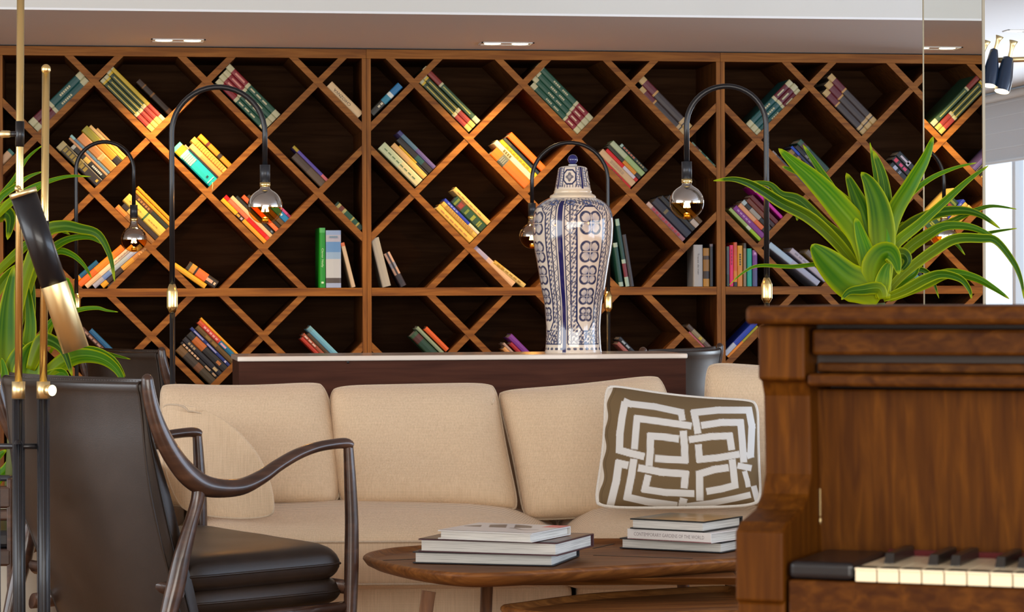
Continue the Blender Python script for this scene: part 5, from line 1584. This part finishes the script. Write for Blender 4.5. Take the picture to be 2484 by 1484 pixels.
def pbox(mb, a0, a1, w0, w1, z0, z1, mat):
    c = pw((a0 + a1) / 2, (w0 + w1) / 2, (z0 + z1) / 2)
    mb.box(c, rp * ((a1 - a0) / 2), ip * ((w1 - w0) / 2), Vector((0, 0, (z1 - z0) / 2)), mat)
def zy(py, w_, px=1900): return pl(px, py, w_)[1]
W1 = w_of(1838, A0)
WB = .42
prof = [(W1, zy(788, W1)), (W1, zy(920, W1)), (W1 + .012, zy(928, W1)), (w_of(1851, A0), zy(960, .1)), (w_of(1853, A0), zy(1060, .1)), (w_of(1854, A0), zy(1150, .1)), (w_of(1846, A0), zy(1200, .08)), (w_of(1830, A0), zy(1235, .07)), (w_of(1808, A0), zy(1256, .03)), (w_of(1793, A0), zy(1268, .01)), (0.0, zy(1292, 0)), (0.0, zy(1461, 0)), (.006, zy(1464, 0)), (.006, .0), (WB, 0), (WB, zy(788, W1))]
for a in (A0, AE - (A1 - A0)):
    m = MB(); m.prism([pw(a, u, z) for u, z in prof], rp * (A1 - A0), M_pianoz)
    build('side_panel', m, piano, bevel=.004, seg=3)
# lid
WL = w_of(1806, pl(1806, 760, .055)[0])
al = pl(1806, 760, .055)[0]
m = MB(); pbox(m, al, AE + .02, .055, WB + .01, zy(787, .055), zy(742, .055, 1830), M_pianox); build('lid', m, piano, bevel=.006, seg=3)
ztop = zy(789, .09)
aP = pl(1968, 830, .095)[0]
m = MB(); pbox(m, aP, AE - .06, .095, .13, zy(862, .095, 2100), ztop - .004, M_pianox); build('upper_frame', m, piano, bevel=.004)
m = MB(); pbox(m, A1, AE - .05, .135, .16, zy(905, .135, 2100), ztop, M_inlay_shade); build('shadow_rail', m, piano)
m = MB(); pbox(m, aP, AE - .06, .118, .14, zy(903, .118, 2100), zy(880, .118, 2100), M_pianox); build('lower_strip', m, piano, bevel=.002)
m = MB(); pbox(m, pl(1957, 920, .082)[0], AE - .06, .082, .14, zy(938, .082, 2100), zy(907, .082, 2100), M_pianox); build('ledge_moulding', m, piano, bevel=.004, seg=3)
m = MB()
zt_, zb_ = zy(943, .15, 2100), zy(1349, .15, 2100)
aM = pl(1984, 1150, .15)[0]
m.prism([pw(aM, .135, zt_), pw(aM, .165, zt_), pw(aM, .172, zb_), pw(aM, .150, zb_)], rp * (AE - .07 - aM), M_pianoz)
build('front_panel', m, piano, bevel=.003)
m = MB(); pbox(m, A1, AE - .05, .19, WB, .05, ztop, M_inlay_shade); build('inner_case', m, piano)
m = MB(); q = pl(1985, 1215, .149); m.box(pw(q[0], .147, q[1]), rp * .004, ip * .003, Vector((0, 0, .016)), M_brushed)
q = pl(1976, 1262, .148); m.lathe(pw(q[0], .146, q[1]), [(0, .004), (.008, .003), (.009, 0)], M_brushed, 12, axis=-ip)
build('hinge', m, piano)
# key bed
zk_top = zy(1377, 0, 2100); zk_bot = zy(1411, 0, 2100)
m = MB(); pbox(m, A1 + .004, AE - (A1 - A0) - .004, .004, .20, zk_bot - .055, zk_bot - .001, M_pianox); build('key_slip', m, piano, bevel=.003)
m = MB(); pbox(m, A1 + .02, AE - .07, .05, .09, .08, zk_bot - .056, M_pianoz); build('lower_panel', m, piano)
m = MB(); pbox(m, A1, AE - .05, .02, .14, .02, .09, M_pianox); build('toe_board', m, piano, bevel=.004)
aK = pl(2073, 1395, 0)[0]
m = MB()
n_ = 10
rowsk = []
for i in range(n_ + 1):
    an = math.pi / 2 * i / n_
    rowsk.append([pw(a_, .012 * (1 - math.sin(an)) + .002, zk_top - .006 + .008 * math.sin(an) - .006 * (i == 0)) for a_ in (A1 + .004, aK - .002)])
pbox(m, A1 + .004, aK - .002, .004, .15, zk_bot, zk_top + .004, M_black); build('key_block', m, piano, bevel=.006, seg=4)
m = MB(); pbox(m, aK, AE - .10, .142, .15, zk_top - .006, zk_top + .006, M_felt); build('felt_strip', m, piano)
PIT = .0235
nk_ = int((AE - .07 - aK) / PIT)
whites = []
key0 = None
for i in range(nk_):
    if key0 is None:
        m = MB(); pbox(m, aK + .0007, aK + PIT - .0007, .0, .143, zk_bot, zk_top, M_keyw)
        pbox(m, aK + .0005, aK + PIT - .0005, -.002, .02, zk_top - .0025, zk_top, M_keyw)
        key0 = build('white_key', m, piano, bevel=.0008)
    else:
        c = key0.copy(); COL.objects.link(c); c.parent = piano
        c.location = rp * (PIT * i)
blk0 = None
for i in range(1, nk_):
    if (i + 5) % 7 in (0, 3):     # B-C and E-F gaps: no black key
        continue
    sh_ = .0
    if blk0 is None:
        bi = i
        m = MB()
        a = aK + PIT * i
        P = [pw(a - .0055, .050, zk_top), pw(a + .0055, .050, zk_top), pw(a + .0045, .056, zk_top + .011), pw(a - .0045, .056, zk_top + .011)]
        Q = [pw(a - .0055, .143, zk_top), pw(a + .0055, .143, zk_top), pw(a + .0045, .143, zk_top + .0115), pw(a - .0045, .143, zk_top + .0115)]
        m.add(P + Q, [(3, 2, 1, 0), (4, 5, 6, 7), (0, 1, 5, 4), (1, 2, 6, 5), (2, 3, 7, 6), (3, 0, 4, 7)], M_keyb)
        blk0 = build('black_key', m, piano, bevel=.001)
    else:
        c = blk0.copy(); COL.objects.link(c); c.parent = piano
        c.location = rp * (PIT * (i - bi))

# ------------------------------------------------------------------ potted plants
LIME = np.array([.56, .66, .004]); GRN = np.array([.055, .26, .003]); DKG = np.array([.018, .085, .006]); MIDG = np.array([.24, .46, .004])
def plant(name, label, leaves, conv, d0, pot_c, pot_r, pot_h, pot_top, base_z, seed, pk=1.0):
    rnd = random.Random(seed)
    t = thing(name, label, 'potted plant', (pot_c[0], pot_c[1], 0), 'variegated dracaena plants')
    m = MB(); colr = []
    for li, lf in enumerate(leaves):
        pts, wd = lf[0], lf[1]
        da, db = (lf[2], lf[3]) if len(lf) > 3 else (0.0, rnd.uniform(-.22, .18))
        dark = lf[4] if len(lf) > 4 else rnd.uniform(0, .5)
        P2 = cat_spline([conv(*p) for p in pts], 5)
        n = len(P2)
        cl = []
        for i, p in enumerate(P2):
            f = i / (n - 1)
            cl.append(PT(p[0], p[1], d0 + da + (db - da) * f))
        fold = rnd.uniform(.10, .28) * (1 if rnd.random() < .7 else -1)
        nc = 12
        rows = []
        k = d0 / FPX
        for i in range(n):
            f = i / (n - 1)
            a, b = cl[max(i - 1, 0)], cl[min(i + 1, n - 1)]
            tg = (b - a).normalized()
            side = tg.cross(TOC).normalized()
            w_ = wd * k * 0.5 * pk * (min(1, (f + .10) / .38) ** .6) * (max(0.0, 1 - f) ** .62) * 1.22
            if len(lf) > 5: w_ *= 1 + lf[5] * math.sin(math.pi * f)
            w_ = max(w_, .0006)
            nrm = TOC
            row = []
            wav = math.sin(f * 11 + li) * .05
            for c in range(nc + 1):
                x = 2 * c / nc - 1
                row.append(cl[i] + side * (w_ * x) + nrm * (w_ * (-fold * abs(x) * 2 + wav * x * x)) + Vector((0, 0, -.02 * w_ * abs(x))))
            rows.append(row)
        m.grid(rows, M_leaf)
        # front and back skins give the blade its thickness
        for i in range(n):
            f = i / (n - 1)
            for c in range(nc + 1):
                x = abs(2 * c / nc - 1)
                st = .5 + .5 * math.sin((2 * c / nc - 1) * 17 + li)
                dk_ = min(1.0, dark * 1.35)
                center = GRN * (1 - dk_) + DKG * dk_
                center = center * (1 - .55 * st * st * (1.1 - dark)) + MIDG * (.55 * st * st * (1.1 - dark))
                if f < .48:
                    q = (1 - f / .48) ** 1.3 * (1 - .55 * dark)
                    center = center * (1 - q) + LIME * .8 * q
                e = max(0.0, min(1.0, (x - .80) / .10))
                if f > .93: e = max(e, .7)
                c_ = center * (1 - e) + LIME * e
                if x < .06: c_ = c_ * .6 + MIDG * .4
                colr.append((*c_, 1))
    o = build('foliage', m, t, paint=np.array(colr))
    sd = o.modifiers.new('thickness', 'SOLIDIFY'); sd.thickness = .0009; sd.offset = 0
    m = MB()
    r = pot_r
    m.lathe((pot_c[0], pot_c[1], 0), [(0, .002), (r * .70, .002), (r * .74, .012), (r * .98, pot_h * .85), (r, pot_h - .02), (r * 1.03, pot_h - .018), (r * 1.03, pot_h), (r * .94, pot_h), (r * .93, pot_h - .03)], M_planter, 48)
    build('planter', m, t)
    m = MB(); m.lathe((pot_c[0], pot_c[1], pot_h - .035), [(0, .006), (r * .5, .004), (r * .935, 0)], M_soil, 32); build('soil', m, t)
    m = MB()
    m.tube([(pot_c[0], pot_c[1], pot_h - .04), (pot_c[0] + .01, pot_c[1], (pot_h + base_z) / 2), (pot_c[0], pot_c[1], base_z)], [.022, .019, .014], simple('plant_stem', (.12, .14, .04), .7), 12)
    build('stem', m, t)
    return t
def cR(x, y): return (1700 + x / 3.168, 300 + y / 3.168)
RL = [
 ([(1300, 1340), (1420, 1200), (1600, 1120), (1750, 1150), (1830, 1340)], 60, .10, .15, .6),
 ([(1200, 1340), (1050, 1150), (940, 1080), (700, 1098), (450, 1090), (330, 1140), (220, 1238)], 34, 0, -.12, .2),
 ([(1330, 1340), (1120, 1000), (860, 740), (620, 610), (480, 520), (360, 455), (240, 425), (98, 438)], 88, .05, -.10, .75),
 ([(1340, 1330), (1130, 940), (950, 780), (760, 590), (620, 545), (520, 462), (330, 450)], 92, .06, .05, .6),
 ([(1300, 1200), (1000, 860), (900, 760), (760, 690), (740, 745)], 70, .1, .1, .3),
 ([(1340, 1300), (1220, 880), (1050, 560), (900, 330), (785, 162)], 78, .08, .12, .35),
 ([(1340, 1250), (1240, 760), (1020, 510), (800, 395), (690, 352), (626, 328)], 66, 0, .05, .3),
 ([(1400, 1200), (1410, 700), (1350, 420), (1300, 145)], 60, .12, .12, .3),
 ([(1400, 1200), (1420, 700), (1400, 420), (1325, 205)], 118, .08, .10, .55),
 ([(1420, 1000), (1430, 780), (1560, 590), (1750, 430), (1950, 340), (2118, 300)], 52, .05, .12, .15),
 ([(1390, 1250), (1460, 760), (1620, 460), (1730, 260), (1786, 98)], 128, .03, .08, .12),
 ([(1420, 1200), (1480, 950), (1600, 790), (1800, 690), (2000, 665), (2150, 700), (2300, 805)], 98, .05, .10, .7),
 ([(1600, 1000), (1780, 820), (1950, 740), (2120, 660), (2250, 632), (2425, 656)], 46, .12, .12, .55),
 ([(1430, 1200), (1480, 950), (1680, 770), (1880, 590), (2060, 430), (2210, 322)], 76, .0, -.05, .3),
 ([(1440, 1250), (1560, 1000), (1750, 850), (1880, 785), (2060, 790), (2210, 850), (2340, 955)], 80, .02, .05, .45),
 ([(1950, 900), (2080, 870), (2250, 830), (2428, 804)], 34, .14, .14, .6),
 ([(1390, 1340), (1560, 1150), (1780, 980), (1950, 885), (2150, 880), (2270, 900), (2400, 1060), (2460, 1200), (2484, 1345)], 78, -.02, .02, .6),
 ([(1420, 1340), (1640, 1110), (1800, 960), (1930, 900), (2030, 1008)], 60, .1, .12, .4),
 ([(1410, 1200), (1500, 900), (1560, 790), (1590, 860), (1610, 940)], 90, .08, .1, .7),
 ([(1400, 1345), (1560, 1280), (1720, 1195), (1850, 1155), (1990, 1190), (2060, 1270), (2080, 1345)], 74, -.04, -.02, .55),
 ([(1450, 1345), (1700, 1240), (1900, 1150), (2100, 1180), (2250, 1260), (2370, 1345)], 80, .03, .05, .35),
 ([(1360, 1345), (1240, 880), (1050, 620), (870, 430), (720, 300), (597, 190)], 165, -.02, .02, .08, .15),
 ([(1370, 1330), (1320, 950), (1250, 700), (1180, 520), (1118, 378)], 150, -.03, .03, .6, .2),
 ([(1400, 1330), (1400, 900), (1370, 640), (1300, 460), (1232, 372)], 150, -.04, .0, .5, .35),
 ([(1380, 1345), (1250, 1260), (1120, 1190), (980, 1060), (900, 980), (852, 928)], 215, -.08, -.10, .35, .25),
 ([(1370, 1345), (1330, 1150), (1380, 1020), (1450, 985), (1500, 1050), (1522, 1160)], 150, -.08, -.12, .35, .3),
 ([(1470, 1010), (1560, 1000), (1590, 1060), (1530, 1140)], 90, -.02, -.02, .9),
 ([(1400, 1345), (1370, 1265), (1240, 1275), (1140, 1290), (1080, 1352)], 90, -.10, -.12, .6),
 ([(1330, 1345), (1290, 1050), (1230, 850), (1190, 720)], 130, -.05, -.02, .0),
 ([(1420, 1345), (1400, 1100), (1430, 900), (1420, 760)], 120, -.05, -.02, .0),
 ([(1430, 1345), (1520, 1230), (1640, 1150), (1670, 1080)], 70, -.02, .03, .3),
 ([(1380, 1345), (1400, 1200), (1420, 1120), (1450, 1060)], 110, -.09, -.09, .15),
]
pR_ = PT(1700 + 1370 / 3.168, 760, 6.48)
plant('potted_plant', 'green and yellow striped dracaena rising behind the piano at right', RL, cR, 6.48, (pR_.x, pR_.y), .15, .74, 760, PT(2130, 735, 6.48).z, 5, 1.12 / 3.168)
def cL(x, y): return (x / 2.473, 330 + y / 2.473)
LL = [
 ([(-60, 1450), (-60, 900), (-30, 450), (90, 250), (165, 130), (255, 55)], 42, .1, .1, .2),
 ([(-60, 1300), (-70, 700), (-30, 420), (110, 290), (180, 240), (258, 212)], 46, .1, .05, .2),
 ([(-60, 1200), (-60, 700), (-20, 470), (150, 330), (300, 268), (420, 240), (546, 243)], 44, .05, .0, .15),
 ([(-60, 500), (10, 455), (60, 490), (45, 622)], 110, .05, -.05, .8),
 ([(-60, 520), (80, 380), (200, 330), (270, 280)], 50, .0, .0, .1),
 ([(60, 1300), (150, 850), (260, 590), (370, 540), (480, 555), (590, 590), (660, 720), (688, 872)], 84, .0, -.08, .6),
 ([(100, 1200), (220, 760), (330, 660), (430, 612), (540, 608), (622, 652)], 56, .05, .0, .3),
 ([(120, 1100), (230, 760), (340, 690), (430, 710), (500, 770), (550, 852)], 50, .05, .02, .3),
 ([(-60, 860), (80, 720), (200, 620), (330, 560), (420, 590)], 60, .1, .1, .3),
 ([(-60, 1000), (40, 850), (140, 770), (240, 740)], 70, .08, .08, .4),
 ([(40, 1500), (40, 1250), (50, 1000), (86, 772)], 118, .0, .0, .45, .25),
 ([(110, 1500), (180, 1200), (175, 1000), (145, 830)], 84, .02, .02, .3),
 ([(150, 1250), (190, 1050), (200, 850)], 60, .05, .05, .5),
 ([(160, 1500), (170, 1400), (190, 1290), (240, 1225)], 140, -.03, -.03, .4, .3),
 ([(60, 1500), (90, 1380), (120, 1290), (130, 1235)], 110, -.02, -.02, .4, .3),
 ([(230, 1520), (330, 1390), (460, 1320), (600, 1330), (700, 1400), (755, 1510)], 106, -.02, -.05, .3),
 ([(220, 1500), (300, 1400), (440, 1310), (560, 1285), (680, 1340), (752, 1442)], 74, .0, -.04, .35),
 ([(300, 1420), (430, 1320), (600, 1300), (700, 1318), (782, 1338)], 34, .02, .02, .2),
 ([(180, 1400), (240, 1240), (300, 1225), (380, 1290), (434, 1442)], 96, -.05, -.08, .8),
 ([(260, 1300), (380, 900), (410, 880), (440, 960), (470, 1160)], 34, .05, .0, .2),
 ([(300, 1300), (420, 1080), (480, 1040), (580, 1030), (640, 1045), (708, 1055)], 32, .02, .0, .15),
 ([(200, 1400), (260, 1180), (300, 1120), (330, 1080)], 60, .03, .03, .3),
 ([(0, 1500), (-10, 1420), (-40, 1300)], 60, 0, 0, .3),
 ([(20, 1500), (30, 1420), (10, 1330)], 60, -.02, -.02, .1),
 ([(-90, 2100), (-60, 2000), (-20, 1930), (40, 1880)], 80, .0, .0, .2),
 ([(-90, 2150), (-30, 2060), (30, 2000), (60, 1930)], 90, .0, .0, .05),
 ([(-120, 2500), (-60, 2450), (10, 2400), (60, 2420)], 100, .0, .0, .2),
 ([(130, 1500), (300, 1440), (380, 1420), (420, 1500)], 80, -.02, -.02, .3),
]
pL_ = PT(24, 930, 7.72)
plant('potted_plant', 'green and yellow striped dracaena at the left edge behind the brass poles', LL, cL, 7.72, (pL_.x, pL_.y), .17, .44, 930, PT(24, 930, 7.72).z, 9, 1.0 / 2.473)

# ------------------------------------------------------------------ slatted wooden chair at the far left edge
DS = 6.95
ks = DS / FPX
t = thing('wooden_chair', 'walnut slat backed chair with a black seat pad cut by the left edge', 'chair', tuple(Vector((PT(-90, 1200, DS).x, PT(-90, 1200, DS).y + .2, 0))))
def sbox(nm, y0, y1, x0=-205, x1=27, d0=DS, d1=DS + .03, mat=M_chairwood, bev=.006):
    a, b = PT(x0, y0, d0), PT(x1, y1, d0)
    m = MB()
    ra, rb = a.dot(R0), b.dot(R0)
    fbox(m, ra, rb, d0, d1, PT(x0, y1, d0).z, PT(x0, y0, d0).z, mat)
    return build(nm, m, t, bevel=bev)
sbox('back_slat', 1180, 1234)
sbox('back_slat', 1236, 1264, d0=DS + .004)
sbox('top_rail', 1154, 1168, mat=M_darkmetal, d0=DS + .02, d1=DS + .05)
sbox('seat_pad', 1288, 1331, d0=DS + .01, d1=DS + .46, mat=M_black, bev=.012)
sbox('seat_rail', 1332, 1374, d0=DS + .0, d1=DS + .47)
for x0, d_ in ((-213, DS), (15, DS), (-213, DS + .44), (15, DS + .44)):
    a = PT(x0, 1160 if d_ == DS else 1340, DS)
    b_ = PT(x0 + 14, 1160, DS)
    m = MB(); fbox(m, a.dot(R0), b_.dot(R0), d_ + .001, d_ + .029, 0, a.z, M_chairwood); build('leg', m, t, bevel=.004)

# ------------------------------------------------------------------ brass armed cone lamp hanging at the far right
DC = 9.0
kc = DC / FPX
p = PT(2560, 146, DC)
t = thing('cone_chandelier', 'hanging lamp with brass arm and dark blue cone shades at the top right edge', 'ceiling lamp', (p.x, p.y, ZCEIL))
m = MB(); m.tube([PT(2422, 146, DC), PT(2484, 144, DC), PT(2560, 142, DC)], 6.5 * kc, M_brushed, 16)
m.tube([PT(2560, 142, DC), PT(2700, 150, DC)], 6.5 * kc, M_brushed, 16); build('arm', m, t)
m = MB(); q = PT(2560, 142, DC); m.tube([q, (q.x, q.y, ZCEIL - .01)], 6 * kc, M_brushed, 16); build('stem', m, t)
m = MB(); m.lathe((q.x, q.y, ZCEIL - .025), [(0, 0), (.05, .004), (.055, .024)], M_brushed, 28); build('ceiling_rose', m, t)
M_cone = simple('blue_black_enamel', (.010, .025, .055), .25, coat=.6)
M_conein = simple('cone_interior', (.85, .75, .55), .5, emit=(1, .85, .6), es=1.2)
def cone(top, bot, tr, br, tt, tb, r0, r1):
    A, B = PT(*top, DC), PT(*bot, DC - .03)
    ax = (B - A).normalized()
    Lh = (B - A).length
    prf = [(r0 * .3 * kc, 0), (r0 * .85 * kc, Lh * .04), (r0 * kc, Lh * .14), (br * .98 * kc, Lh * .55), (br * kc, Lh * .8), (br * .92 * kc, Lh)]
    m = MB(); m.lathe(A, prf, M_cone, 32, axis=ax); sh = build('cone_shade', m, t)
    m = MB(); m.lathe(A, [(br * .88 * kc, Lh * 1.0), (br * .85 * kc, Lh * .5), (0, Lh * .4)], M_conein, 28, axis=ax); m.tube([B - ax * .03, B - ax * .006], br * .5 * kc, M_glow, 16); build('lamp_face', m, sh)
    C, D_ = PT(*tt, DC), PT(*tb, DC)
    a2 = (C - D_).normalized(); l2 = (C - D_).length
    m = MB(); m.lathe(D_, [(r1 * .45 * kc, 0), (r1 * .4 * kc, l2 * .4), (r1 * .6 * kc, l2 * .75), (r1 * kc, l2), (r1 * .9 * kc, l2), (0, l2 * .8)], M_brushed, 24, axis=a2); build('brass_horn', m, sh)
cone((2412, 118), (2400, 208), 12, 18, (2425, 88), (2412, 124), 11, 10)
cone((2446, 138), (2430, 222), 14, 20, (2459, 99), (2448, 142), 15, 11)
cone((2376, 132), (2360, 214), 12, 18, (2394, 99), (2382, 138), 13, 10)
